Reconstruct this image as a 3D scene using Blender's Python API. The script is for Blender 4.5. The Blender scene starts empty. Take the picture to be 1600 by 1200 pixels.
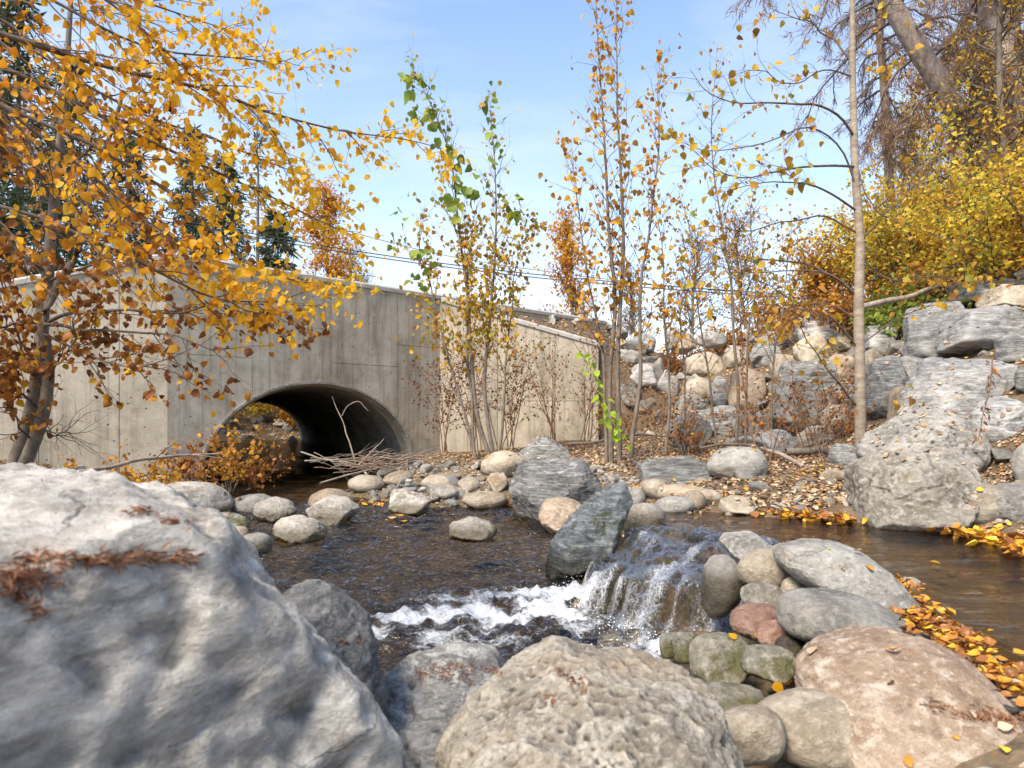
import bpy, math, random
import numpy as np
from mathutils import Vector
from mathutils.bvhtree import BVHTree

SC = bpy.context.scene
COL = SC.collection
# ---------------------------------------------------------------- camera
cam = bpy.data.cameras.new('camera')
cam.sensor_width = 36.0
cam.lens = 24.0
cam.shift_y = 50 / 1600
cam.clip_start = 0.05
cam.clip_end = 3000
cam.dof.use_dof = True
cam.dof.focus_distance = 5.4
cam.dof.aperture_fstop = 5.0
camo = bpy.data.objects.new('camera', cam)
COL.objects.link(camo)
camo.location = (0, 0, 1.0)
camo.rotation_euler = (math.pi / 2, 0, 0)
SC.camera = camo
# ---------------------------------------------------------------- sky and sun
SUN_DIR = Vector((-0.42, -0.52, 0.80)).normalized()          # towards the sun
elev = math.asin(SUN_DIR.z)
azim = math.atan2(SUN_DIR.x, SUN_DIR.y)
world = bpy.data.worlds.new('World')
SC.world = world
world.use_nodes = True
wn = world.node_tree.nodes
wl = world.node_tree.links
wn.clear()
out = wn.new('ShaderNodeOutputWorld')
bg = wn.new('ShaderNodeBackground')
bg.inputs['Strength'].default_value = 0.135
sky = wn.new('ShaderNodeTexSky')
sky.sky_type = 'NISHITA'
sky.sun_disc = False
sky.sun_elevation = elev
sky.sun_rotation = azim
sky.air_density = 1.0
sky.dust_density = 0.3
sky.ozone_density = 2.2
tc = wn.new('ShaderNodeTexCoord')
mp = wn.new('ShaderNodeMapping')
mp.inputs['Scale'].default_value = (1.0, 1.0, 2.6)
mp.inputs['Rotation'].default_value = (0.25, 0.35, 0.4)
nz = wn.new('ShaderNodeTexNoise')
nz.inputs['Scale'].default_value = 1.9
nz.inputs['Detail'].default_value = 9
nz.inputs['Roughness'].default_value = 0.58
nz.inputs['Distortion'].default_value = 0.35
cr = wn.new('ShaderNodeValToRGB')
cr.color_ramp.elements[0].position = 0.44
cr.color_ramp.elements[0].color = (0.0, 0.0, 0.0, 1)
cr.color_ramp.elements[1].position = 0.80
cr.color_ramp.elements[1].color = (0.75, 0.75, 0.75, 1)
mx = wn.new('ShaderNodeMix')
mx.data_type = 'RGBA'
mx.inputs[7].default_value = (3.45, 3.45, 3.55, 1)
wl.new(tc.outputs['Generated'], mp.inputs['Vector'])
wl.new(mp.outputs[0], nz.inputs['Vector'])
wl.new(nz.outputs[0], cr.inputs[0])
sx = wn.new('ShaderNodeSeparateXYZ')
wl.new(tc.outputs['Generated'], sx.inputs[0])
hz = wn.new('ShaderNodeValToRGB')
hz.color_ramp.elements[0].position = 0.0
hz.color_ramp.elements[0].color = (0.42, 0.42, 0.42, 1)
hz.color_ramp.elements[1].position = 0.62
hz.color_ramp.elements[1].color = (0.0, 0.0, 0.0, 1)
wl.new(sx.outputs[2], hz.inputs[0])
scr = wn.new('ShaderNodeMix')
scr.data_type = 'RGBA'
scr.blend_type = 'SCREEN'
scr.inputs[0].default_value = 1.0
wl.new(cr.outputs[0], scr.inputs[6])
wl.new(hz.outputs[0], scr.inputs[7])
wl.new(scr.outputs[2], mx.inputs[0])
hsv = wn.new('ShaderNodeHueSaturation')
hsv.inputs['Saturation'].default_value = 1.02
wl.new(sky.outputs[0], hsv.inputs['Color'])
wl.new(hsv.outputs[0], mx.inputs[6])
wl.new(mx.outputs[2], bg.inputs['Color'])
wl.new(bg.outputs[0], out.inputs['Surface'])
sun = bpy.data.lights.new('sun', 'SUN')
sun.energy = 2.9
sun.angle = math.radians(22)
sun.color = (1.0, 0.89, 0.73)
suno = bpy.data.objects.new('sun', sun)
COL.objects.link(suno)
suno.rotation_euler = (-SUN_DIR).to_track_quat('-Z', 'Y').to_euler()
SC.view_settings.view_transform = 'Standard'
SC.view_settings.look = 'None'
SC.view_settings.exposure = 1.32
SC.view_settings.gamma = 1.0
SC.view_settings.use_curve_mapping = False
SC.render.engine = 'CYCLES'
SC.cycles.max_bounces = 7
SC.cycles.transparent_max_bounces = 16
SC.cycles.use_denoising = True
# ---------------------------------------------------------------- helpers
RNG = np.random.default_rng(7)
rnd = random.Random(11)


def h3(ix, iy, iz, s):
    h = (ix * 374761393 + iy * 668265263 + iz * 1274126177 + s * 974634773) & 0xffffffff
    h = ((h ^ (h >> 13)) * 1274126177) & 0xffffffff
    h = h ^ (h >> 16)
    return (h & 0xffff) / 32767.5 - 1.0


def vn(p, s=0):
    f = np.floor(p)
    i = f.astype(np.int64)
    t = p - f
    t = t * t * t * (t * (t * 6 - 15) + 10)
    x, y, z = i[:, 0], i[:, 1], i[:, 2]
    r = 0
    for a in (0, 1):
        wa = t[:, 0] if a else 1 - t[:, 0]
        for b in (0, 1):
            wb = t[:, 1] if b else 1 - t[:, 1]
            for c in (0, 1):
                wc = t[:, 2] if c else 1 - t[:, 2]
                r = r + wa * wb * wc * h3(x + a, y + b, z + c, s)
    return r


def fbm(p, o=4, s=0, g=0.5, l=2.03):
    p = np.asarray(p, float)
    a = 1.0
    r = 0
    for k in range(o):
        r = r + a * vn(p * (l ** k) + 17.3 * k, s + k)
        a *= g
    return r


def fb2(x, y, o=4, s=0, g=0.5):
    return fbm(np.stack([x, y, np.zeros_like(x)], 1), o, s, g)


def np_mesh(name, v, faces, tint=None, smooth=True, uv=None):
    """v (n,3); faces: (m,k) array or list of arrays of equal-width faces"""
    me = bpy.data.meshes.new(name)
    if not isinstance(faces, list):
        faces = [faces]
    faces = [np.asarray(f, np.int32) for f in faces if len(f)]
    nl = sum(f.size for f in faces)
    nf = sum(len(f) for f in faces)
    me.vertices.add(len(v))
    me.vertices.foreach_set('co', np.asarray(v, np.float32).ravel())
    me.loops.add(nl)
    me.polygons.add(nf)
    me.loops.foreach_set('vertex_index', np.concatenate([f.ravel() for f in faces]))
    ls = []
    c = 0
    for f in faces:
        ls.append(np.arange(len(f)) * f.shape[1] + c)
        c += f.size
    me.polygons.foreach_set('loop_start', np.concatenate(ls).astype(np.int32))
    me.polygons.foreach_set('use_smooth', np.full(nf, smooth))
    me.update(calc_edges=True)
    if tint is not None:
        a = me.attributes.new('tint', 'FLOAT', 'POINT')
        a.data.foreach_set('value', np.asarray(tint, np.float32))
    return me


def link(name, me, mat=None, parent=None, loc=None):
    o = bpy.data.objects.new(name, me)
    COL.objects.link(o)
    if parent is not None:
        o.parent = parent
    if loc is not None:
        o.location = loc
    if mat is not None and me is not None and not me.materials:
        me.materials.append(mat)
    return o


def tag(o, label=None, cat=None, group=None, kind=None):
    if label: o['label'] = label
    if cat: o['category'] = cat
    if group: o['group'] = group
    if kind: o['kind'] = kind
    return o


def empty(name, loc, label, cat, group=None):
    o = bpy.data.objects.new(name, None)
    o.empty_display_size = 0.1
    COL.objects.link(o)
    o.location = loc
    return tag(o, label, cat, group)


def P(px, py, D):
    return np.array([(px - 800) / 1067 * D, D, 1 - (py - 650) / 1067 * D])


def grid_faces(nu, nv, off=0):
    i = np.arange(nu - 1)[:, None] * nv + np.arange(nv - 1)[None, :]
    i = i.ravel() + off
    return np.stack([i, i + nv, i + nv + 1, i + 1], 1)


# ---------------------------------------------------------------- materials
class Mat:
    def __init__(s, name):
        s.m = bpy.data.materials.new(name)
        s.m.use_nodes = True
        s.n = s.m.node_tree.nodes
        s.l = s.m.node_tree.links
        s.b = s.n['Principled BSDF']
        s.out = s.n['Material Output']
        s.tc = s.n.new('ShaderNodeTexCoord')

    def map(s, scale=(1, 1, 1), rot=(0, 0, 0), coord='Object'):
        m = s.n.new('ShaderNodeMapping')
        m.inputs['Scale'].default_value = scale
        m.inputs['Rotation'].default_value = rot
        s.l.new(s.tc.outputs[coord], m.inputs['Vector'])
        return m.outputs[0]

    def noise(s, vec, scale, detail=5, rough=0.55, dist=0.0):
        t = s.n.new('ShaderNodeTexNoise')
        t.inputs['Scale'].default_value = scale
        t.inputs['Detail'].default_value = detail
        t.inputs['Roughness'].default_value = rough
        t.inputs['Distortion'].default_value = dist
        if vec is not None: s.l.new(vec, t.inputs['Vector'])
        return t.outputs[0]

    def vor(s, vec, scale, feat='F1'):
        t = s.n.new('ShaderNodeTexVoronoi')
        t.feature = feat
        t.inputs['Scale'].default_value = scale
        s.l.new(vec, t.inputs['Vector'])
        return t.outputs[0]

    def ramp(s, fac, stops):
        r = s.n.new('ShaderNodeValToRGB')
        e = r.color_ramp.elements
        while len(e) < len(stops): e.new(0.5)
        for k, (p, c) in enumerate(stops):
            e[k].position = p
            e[k].color = (*c, 1) if len(c) == 3 else c
        s.l.new(fac, r.inputs[0])
        return r.outputs[0]

    def g(s, fac, a, b):
        if a > b: return s.ramp(fac, [(b, (1, 1, 1)), (a, (0, 0, 0))])
        return s.ramp(fac, [(a, (0, 0, 0)), (b, (1, 1, 1))])

    def mix(s, fac, a, b, mode='MIX'):
        m = s.n.new('ShaderNodeMix')
        m.data_type = 'RGBA'
        m.blend_type = mode
        for sock, v in ((m.inputs[0], fac), (m.inputs[6], a), (m.inputs[7], b)):
            if hasattr(v, 'links'): s.l.new(v, sock)
            elif isinstance(v, (tuple, list)): sock.default_value = (*v, 1)
            else: sock.default_value = v
        return m.outputs[2]

    def math(s, op, a, b=0.0):
        m = s.n.new('ShaderNodeMath')
        m.operation = op
        for sock, v in ((m.inputs[0], a), (m.inputs[1], b)):
            if hasattr(v, 'links'): s.l.new(v, sock)
            else: sock.default_value = v
        return m.outputs[0]

    def bump(s, h, strength=0.5, dist=0.02, prev=None):
        b = s.n.new('ShaderNodeBump')
        b.inputs['Strength'].default_value = strength
        b.inputs['Distance'].default_value = dist
        s.l.new(h, b.inputs['Height'])
        if prev is not None: s.l.new(prev, b.inputs['Normal'])
        return b.outputs[0]

    def fin(s, col=None, rough=0.85, normal=None, spec=0.3):
        if col is not None:
            if hasattr(col, 'links'): s.l.new(col, s.b.inputs['Base Color'])
            else: s.b.inputs['Base Color'].default_value = (*col, 1)
        if hasattr(rough, 'links'): s.l.new(rough, s.b.inputs['Roughness'])
        else: s.b.inputs['Roughness'].default_value = rough
        s.b.inputs['Specular IOR Level'].default_value = spec
        if normal is not None: s.l.new(normal, s.b.inputs['Normal'])
        return s.m


def rock_mat(name, A, B, C, vein=None, band=1.0, rot=(0.4, 0.5, 0.2), moss=0.0, rough=0.85, fine=1.0, tan=0.35, patch=0.0, con=1.0, wet=None, mosscol=(0.07, 0.075, 0.02)):
    m = Mat(name)
    oi = m.n.new('ShaderNodeObjectInfo')
    va = m.n.new('ShaderNodeVectorMath')
    va.operation = 'ADD'
    m.l.new(m.map((1, 1, band), rot), va.inputs[0])
    sc = m.math('MULTIPLY', oi.outputs['Random'], 37.0)
    m.l.new(sc, va.inputs[1])
    v = va.outputs[0]
    big = m.noise(v, 3.2, 6, 0.62, 0.5)
    mid = m.noise(v, 14, 8, 0.7, 0.3)
    fin = m.noise(v, 90 * fine, 4, 0.75)
    c = m.mix(m.g(big, 0.38, 0.62), A, B)
    c = m.mix(m.math('MULTIPLY', m.g(mid, 0.50, 0.66), 0.85 * con), c, C)
    c = m.mix(m.math('MULTIPLY', m.g(mid, 0.42, 0.33), 0.6 * con), c, tuple(x * .55 for x in A))
    m2 = m.noise(v, 38, 5, .7, .2)
    c = m.mix(m.math('MULTIPLY', m.g(m2, 0.43, 0.34), 0.4 * con), c, tuple(x * .5 for x in A))
    c = m.mix(m.math('MULTIPLY', m.g(m2, 0.54, 0.66), 0.45), c, tuple(min(.75, x * 1.25) for x in C))
    if band > 2:
        sk = m.noise(m.map((1, 1, band * 2.2), rot), 5.5, 7, .68, .35)
        c = m.mix(m.math('MULTIPLY', m.g(sk, 0.53, 0.64), 0.6), c, vein or C)
        c = m.mix(m.math('MULTIPLY', m.g(sk, 0.45, 0.36), 0.6), c, tuple(x * .6 for x in A))
    if patch:
        pn = m.noise(v, 2.2, 5, .6, .6)
        c = m.mix(m.math('MULTIPLY', m.g(pn, 0.56, 0.64), patch), c, (.155, .155, .15))
        pn2 = m.noise(v, 1.5, 4, .6, .3)
        c = m.mix(m.math('MULTIPLY', m.g(pn2, 0.52, 0.64), patch * .6), c, (.33, .30, .25))
    # rusty / tan patches
    t = m.noise(v, 2.1, 5, 0.6, 0.8)
    c = m.mix(m.math('MULTIPLY', m.g(t, 0.55, 0.72), tan), c, (0.30, 0.19, 0.095))
    # dark mineral flecks
    c = m.mix(m.math('MULTIPLY', m.g(fin, 0.58, 0.72), 0.3), c, tuple(x * 0.4 for x in A))
    c = m.mix(m.math('MULTIPLY', m.g(fin, 0.45, 0.28), 0.3), c, tuple(min(0.7, x * 1.5) for x in B))
    if vein:
        w = m.n.new('ShaderNodeTexWave')
        w.inputs['Scale'].default_value = 1.1
        w.inputs['Distortion'].default_value = 14
        w.inputs['Detail'].default_value = 5
        w.inputs['Detail Scale'].default_value = 1.6
        w.bands_direction = 'Z'
        m.l.new(v, w.inputs['Vector'])
        gate = m.g(m.noise(v, 1.7, 3, .6), .48, .62)
        c = m.mix(m.math('MULTIPLY', m.math('MULTIPLY', m.g(w.outputs[1], 0.86, 1.0), 0.75), gate), c, vein)
    # cracks and seams
    wv = m.n.new('ShaderNodeTexNoise')
    wv.inputs['Scale'].default_value = 7
    wv.inputs['Detail'].default_value = 5
    m.l.new(v, wv.inputs['Vector'])
    av = m.n.new('ShaderNodeVectorMath')
    av.operation = 'MULTIPLY_ADD'
    m.l.new(wv.outputs[1], av.inputs[0])
    av.inputs[1].default_value = (.16, .16, .16)
    m.l.new(v, av.inputs[2])
    cn = m.vor(av.outputs[0], 2.3, 'DISTANCE_TO_EDGE')
    seam = m.ramp(cn, [(0.0, (1, 1, 1)), (0.010, (0, 0, 0))])
    seam = m.math('MULTIPLY', seam, m.g(m.noise(v, 2.6, 4, .6), .54, .62))
    c = m.mix(m.math('MULTIPLY', seam, .75 if patch else .35), c, tuple(x * 0.3 for x in A))
    # hollows darkened for dirt and painted occlusion shade, worn pale ridges
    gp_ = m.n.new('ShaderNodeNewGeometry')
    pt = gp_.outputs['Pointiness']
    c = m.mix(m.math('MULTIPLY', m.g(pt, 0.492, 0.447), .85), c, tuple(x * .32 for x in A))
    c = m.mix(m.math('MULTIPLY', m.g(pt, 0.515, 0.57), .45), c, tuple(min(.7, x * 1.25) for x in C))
    # object to object brightness
    hs = m.n.new('ShaderNodeHueSaturation')
    m.l.new(c, hs.inputs['Color'])
    m.l.new(m.math('ADD', m.math('MULTIPLY', oi.outputs['Random'], 0.5), 0.78), hs.inputs['Value'])
    c = hs.outputs[0]
    ro = rough
    if moss:
        mm = m.noise(m.map(), 7, 6, 0.7)
        c = m.mix(m.math('MULTIPLY', m.g(mm, 0.62 - moss * 0.3, 0.72 - moss * 0.3), 0.85), c, mosscol)
    if wet is not None:
        geo = m.n.new('ShaderNodeNewGeometry')
        sp = m.n.new('ShaderNodeSeparateXYZ')
        m.l.new(geo.outputs['Position'], sp.inputs[0])
        zz = m.math('ADD', sp.outputs[2], m.math('MULTIPLY', m.math('SUBTRACT', mid, 0.5), -0.10))
        w = m.ramp(m.math('SUBTRACT', zz, wet), [(0.0, (1, 1, 1)), (0.06, (0, 0, 0))])
        c = m.mix(w, c, m.mix(1.0, c, (0.36, 0.33, 0.26), 'MULTIPLY'))
        ro = m.ramp(w, [(0, (rough,) * 3), (1, (0.18,) * 3)])
    n = m.bump(mid, 0.65, 0.04)
    n = m.bump(m2, 0.5, 0.014, n)
    n = m.bump(fin, 0.7, 0.006, n)
    n = m.bump(big, 0.4, 0.05, n)
    n = m.bump(m.math('SUBTRACT', 1.0, seam), .5, .012, n)
    return m.fin(c, ro, n, 0.35)


M = {}
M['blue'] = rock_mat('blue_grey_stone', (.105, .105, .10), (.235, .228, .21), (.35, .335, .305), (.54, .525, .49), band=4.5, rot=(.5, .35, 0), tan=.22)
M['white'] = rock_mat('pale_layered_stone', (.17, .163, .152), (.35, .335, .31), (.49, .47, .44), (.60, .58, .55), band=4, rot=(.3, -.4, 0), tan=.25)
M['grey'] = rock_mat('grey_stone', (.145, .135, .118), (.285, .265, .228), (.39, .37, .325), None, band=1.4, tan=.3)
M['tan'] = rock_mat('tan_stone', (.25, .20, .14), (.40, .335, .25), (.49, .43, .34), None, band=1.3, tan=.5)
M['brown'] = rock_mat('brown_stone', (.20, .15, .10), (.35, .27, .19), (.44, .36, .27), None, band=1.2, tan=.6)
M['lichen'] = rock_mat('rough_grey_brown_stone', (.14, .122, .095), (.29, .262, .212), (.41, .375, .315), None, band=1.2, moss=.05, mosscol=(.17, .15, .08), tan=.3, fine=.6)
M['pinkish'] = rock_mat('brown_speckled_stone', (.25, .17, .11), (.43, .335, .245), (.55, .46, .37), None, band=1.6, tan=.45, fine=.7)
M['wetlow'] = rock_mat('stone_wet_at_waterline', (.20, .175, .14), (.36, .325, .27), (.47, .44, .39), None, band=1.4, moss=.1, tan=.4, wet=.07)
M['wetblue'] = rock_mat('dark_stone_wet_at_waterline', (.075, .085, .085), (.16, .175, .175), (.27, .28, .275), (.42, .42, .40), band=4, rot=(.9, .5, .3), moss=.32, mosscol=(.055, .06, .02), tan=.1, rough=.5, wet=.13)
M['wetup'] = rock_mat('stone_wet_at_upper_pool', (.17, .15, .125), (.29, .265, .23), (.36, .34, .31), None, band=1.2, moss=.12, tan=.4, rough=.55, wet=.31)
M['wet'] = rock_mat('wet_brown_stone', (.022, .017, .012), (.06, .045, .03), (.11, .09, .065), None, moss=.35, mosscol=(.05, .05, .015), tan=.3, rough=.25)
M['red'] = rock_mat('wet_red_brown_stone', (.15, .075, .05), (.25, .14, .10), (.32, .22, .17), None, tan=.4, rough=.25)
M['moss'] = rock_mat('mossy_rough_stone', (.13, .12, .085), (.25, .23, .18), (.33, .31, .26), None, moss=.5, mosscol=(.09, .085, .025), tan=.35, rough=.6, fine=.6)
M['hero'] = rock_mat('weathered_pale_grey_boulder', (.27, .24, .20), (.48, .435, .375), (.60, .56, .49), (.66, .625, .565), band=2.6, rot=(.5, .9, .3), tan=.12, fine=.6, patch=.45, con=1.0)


def simple(name, c1, c2, scale=8, rough=.8, bumpd=.01, stretch=(1, 1, 1), c3=None, det=6):
    m = Mat(name)
    v = m.map(stretch)
    n1 = m.noise(v, scale, det, .6)
    n2 = m.noise(v, scale * 6, 4, .7)
    c = m.mix(m.g(n1, .35, .65), c1, c2)
    if c3: c = m.mix(m.math('MULTIPLY', m.g(n2, .5, .7), .7), c, c3)
    return m.fin(c, rough, m.bump(n2, .6, bumpd), .3)


# concrete
def concrete():
    m = Mat('board_formed_concrete')
    v = m.map()
    cloud = m.noise(v, .9, 7, .65, .6)
    mid = m.noise(v, 6, 8, .72, .2)
    fin = m.noise(v, 70, 4, .7)
    st = m.noise(m.map((2.2, 2.2, .16)), 2.4, 8, .72, .2)
    c = m.mix(m.g(cloud, .34, .68), (.33, .275, .195), (.57, .495, .385))
    c = m.mix(m.math('MULTIPLY', m.g(mid, .45, .75), .55), c, (.60, .535, .43))
    c = m.mix(m.math('MULTIPLY', m.g(st, .48, .70), .62), c, (.13, .112, .085))
    c = m.mix(m.math('MULTIPLY', m.g(mid, .44, .30), .45), c, (.19, .165, .13))
    st2 = m.noise(m.map((7, 7, .10)), 2.2, 6, .7, .1)
    c = m.mix(m.math('MULTIPLY', m.g(st2, .56, .72), .6), c, (.10, .087, .07))
    # bug holes
    vo = m.vor(v, 8.5)
    gate = m.g(m.noise(v, 3.1, 4, .6), .50, .56)
    hole = m.math('MULTIPLY', m.ramp(vo, [(.085, (1, 1, 1)), (.15, (0, 0, 0))]), gate)
    vo2 = m.vor(v, 26)
    hole2 = m.math('MULTIPLY', m.ramp(vo2, [(.10, (1, 1, 1)), (.17, (0, 0, 0))]), m.g(m.noise(v, 5.3, 4, .6), .52, .58))
    h = m.math('MAXIMUM', hole, hole2)
    c = m.mix(m.math('MULTIPLY', h, .8), c, (.05, .042, .035))
    hh = m.math('SUBTRACT', m.math('MULTIPLY', fin, .25), h)
    n = m.bump(hh, .6, .012)
    n = m.bump(mid, .25, .02, n)
    return m.fin(c, .88, n, .25)


M['concrete'] = concrete()
M['coping'] = simple('worn_concrete_cap', (.36, .335, .29), (.48, .455, .41), 5, .85, .006, c3=(.22, .20, .17))
M['steel'] = simple('galvanised_corrugated_steel', (.24, .22, .19), (.42, .385, .33), 3, .6, .004, c3=(.10, .065, .04))
M['steel'].node_tree.nodes['Principled BSDF'].inputs['Metallic'].default_value = .35
M['asphalt'] = simple('asphalt', (.045, .045, .045), (.07, .07, .068), 12, .9, .004)
M['bark'] = simple('grey_brown_bark', (.13, .10, .075), (.24, .20, .155), 22, .85, .006, (1, 1, .5), (.07, .05, .035))
M['alder'] = simple('tan_alder_bark', (.23, .175, .125), (.39, .32, .245), 6, .75, .004, (1, 1, 3.2), (.10, .065, .045))
M['twig'] = simple('dark_twig', (.075, .055, .042), (.15, .115, .085), 14, .85, .002)
M['twigred'] = simple('reddish_twig', (.16, .085, .05), (.27, .16, .10), 14, .85, .002)
M['dead'] = simple('bleached_dead_wood', (.20, .15, .11), (.40, .33, .26), 10, .85, .003, (1, 1, 1), (.13, .09, .06))
M['pinebark'] = simple('scaly_pine_bark', (.20, .15, .12), (.46, .38, .33), 9, .9, .05, (1, 1, .5), (.045, .03, .022))
M['black'] = simple('black_cable', (.02, .02, .02), (.03, .03, .03), 5, .6, .001)


def ground_mat():
    m = Mat('creek_bank_soil')
    v = m.map()
    a = m.noise(v, 2.5, 8, .7, .4)
    b = m.noise(v, 22, 7, .75)
    vo = m.vor(v, 26)
    c = m.mix(m.g(a, .35, .65), (.075, .052, .032), (.19, .145, .095))
    c = m.mix(m.math('MULTIPLY', m.g(b, .48, .66), .7), c, (.27, .19, .11))
    c = m.mix(m.math('MULTIPLY', m.g(m.noise(v, 45, 3, .8), .55, .7), .7), c, (.30, .14, .03))
    geo = m.n.new('ShaderNodeNewGeometry')
    sp = m.n.new('ShaderNodeSeparateXYZ')
    m.l.new(geo.outputs['Position'], sp.inputs[0])
    w = m.ramp(sp.outputs[2], [(.0, (1, 1, 1)), (.06, (0, 0, 0))])
    bed = m.mix(m.g(vo, .2, .7), (.21, .155, .085), (.085, .062, .03))
    c = m.mix(w, c, bed)
    n = m.bump(vo, .6, .03)
    n = m.bump(b, .6, .03, n)
    return m.fin(c, .9, n, .2)


M['ground'] = ground_mat()


def leaf_mat(name, stops, trans=.42, rough=.55):
    m = Mat(name)
    a = m.n.new('ShaderNodeAttribute')
    a.attribute_name = 'tint'
    c = m.ramp(a.outputs['Fac'], stops)
    n = m.noise(m.map(), 60, 3, .6)
    c = m.mix(m.math('MULTIPLY', m.g(n, .5, .72), .35), c, (.16, .06, .012))
    n4 = m.noise(m.map(), 3.4, 4, .7)
    c = m.mix(m.math('MULTIPLY', m.g(n4, .54, .70), .5), c, m.mix(1.0, c, (.62, .42, .35), 'MULTIPLY'))
    m.fin(c, rough, None, .3)
    t = m.n.new('ShaderNodeBsdfTranslucent')
    m.l.new(c, t.inputs['Color'])
    ms = m.n.new('ShaderNodeMixShader')
    ms.inputs[0].default_value = trans
    m.l.new(m.b.outputs[0], ms.inputs[1])
    m.l.new(t.outputs[0], ms.inputs[2])
    m.l.new(ms.outputs[0], m.out.inputs['Surface'])
    return m.m


M['gold'] = leaf_mat('golden_leaf', [(0, (.42, .14, .012)), (.3, (.72, .31, .012)), (.65, (.88, .47, .02)), (1, (.92, .60, .04))], .55)
M['amber'] = leaf_mat('amber_brown_leaf', [(0, (.13, .05, .02)), (.35, (.30, .115, .03)), (.7, (.50, .20, .03)), (1, (.70, .36, .03))], .38)
M['green'] = leaf_mat('green_leaf', [(0, (.12, .19, .035)), (.5, (.23, .32, .05)), (1, (.46, .48, .06))], .4)
M['lime'] = leaf_mat('lime_leaf', [(0, (.30, .46, .03)), (1, (.50, .66, .05))], .5)
M['mixed'] = leaf_mat('yellow_green_leaf', [(0, (.20, .10, .03)), (.25, (.42, .20, .03)), (.55, (.66, .38, .03)), (.8, (.52, .42, .05)), (1, (.22, .28, .05))], .42)
M['ochre'] = leaf_mat('ochre_leaf', [(0, (.19, .08, .025)), (.4, (.45, .20, .03)), (.8, (.68, .34, .03)), (1, (.78, .46, .05))], .42)
M['shrub'] = leaf_mat('yellow_shrub_leaf', [(0, (.30, .15, .04)), (.3, (.60, .34, .04)), (.6, (.80, .57, .05)), (.85, (.56, .52, .06)), (1, (.20, .25, .05))], .45)
M['conifer'] = leaf_mat('conifer_needles', [(0, (.035, .05, .02)), (.6, (.075, .105, .04)), (1, (.15, .18, .06))], .15, .7)
M['browncon'] = leaf_mat('browned_conifer_needles', [(0, (.13, .075, .045)), (.6, (.26, .16, .10)), (1, (.38, .24, .14))], .2, .7)
M['litter'] = leaf_mat('fallen_leaves', [(0, (.10, .055, .03)), (.25, (.26, .16, .09)), (.48, (.48, .35, .22)), (.74, (.60, .46, .31)), (.84, (.50, .20, .035)), (.94, (.70, .38, .03)), (1, (.80, .52, .05))], .15, .75)
M['wetlitter'] = leaf_mat('wet_fallen_leaves', [(0, (.10, .04, .02)), (.35, (.30, .12, .035)), (.6, (.50, .20, .03)), (.85, (.66, .36, .03)), (1, (.76, .48, .05))], .15, .4)
M['sprig'] = leaf_mat('rust_cedar_sprig', [(0, (.13, .055, .03)), (1, (.38, .18, .09))], .15, .8)


def water_mat(name, tint, foam=None, flow=(1, 1, 1), rot=0.0, bs=1.0, sc=1.0, ior=1.46, gr=.05):
    m = Mat(name)
    m.n.remove(m.b)
    geo = m.n.new('ShaderNodeNewGeometry')
    mpn = m.n.new('ShaderNodeMapping')
    mpn.inputs['Scale'].default_value = flow
    mpn.inputs['Rotation'].default_value = (0, 0, rot)
    m.l.new(geo.outputs['Position'], mpn.inputs['Vector'])
    v = mpn.outputs[0]
    n1 = m.noise(v, 9 * sc, 4, .6, .9)
    n2 = m.noise(v, 30 * sc, 4, .6, .6)
    n = m.bump(n1, .45 * bs, .05)
    n = m.bump(n2, .35 * bs, .015, n)
    tr = m.n.new('ShaderNodeBsdfTransparent')
    tr.inputs['Color'].default_value = (*tint, 1)
    gl = m.n.new('ShaderNodeBsdfGlossy')
    gl.inputs['Roughness'].default_value = gr
    m.l.new(n, gl.inputs['Normal'])
    fr = m.n.new('ShaderNodeFresnel')
    fr.inputs['IOR'].default_value = ior
    m.l.new(n, fr.inputs['Normal'])
    s = m.n.new('ShaderNodeMixShader')
    m.l.new(fr.outputs[0], s.inputs[0])
    m.l.new(tr.outputs[0], s.inputs[1])
    m.l.new(gl.outputs[0], s.inputs[2])
    last = s.outputs[0]
    if foam:
        a = m.n.new('ShaderNodeAttribute')
        a.attribute_name = 'tint'
        f1 = m.math('ADD', m.math('MULTIPLY', m.noise(v, foam[0], 7, .75, .8), .62), m.math('MULTIPLY', m.noise(v, foam[0] * 3.7, 5, .8, .3), .38))
        fo = m.math('ADD', m.math('MULTIPLY', a.outputs['Fac'], foam[1]), m.math('SUBTRACT', f1, 1.0))
        fm = m.g(fo, .03, .24)
        d = m.n.new('ShaderNodeBsdfPrincipled')
        d.inputs['Base Color'].default_value = (.56, .58, .60, 1)
        d.inputs['Roughness'].default_value = .35
        m.l.new(n, d.inputs['Normal'])
        s2 = m.n.new('ShaderNodeMixShader')
        m.l.new(m.math('MULTIPLY', fm, .9), s2.inputs[0])
        m.l.new(last, s2.inputs[1])
        m.l.new(d.outputs[0], s2.inputs[2])
        last = s2.outputs[0]
    m.l.new(last, m.out.inputs['Surface'])
    return m.m


M['lowwater'] = water_mat('lower_pool_water', (.80, .70, .52), foam=(13, 1.0), flow=(1, 1.25, 1), bs=1.5)
M['upwater'] = water_mat('upper_pool_water', (.84, .72, .50), None, flow=(.55, 1.6, 1), rot=.25, bs=.9, sc=1.1)
M['cascwater'] = water_mat('cascading_water', (.86, .82, .74), foam=(75, 1.0), flow=(1.0, 1.0, .5), bs=.9, sc=2.6, ior=1.14, gr=.22)
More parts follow.
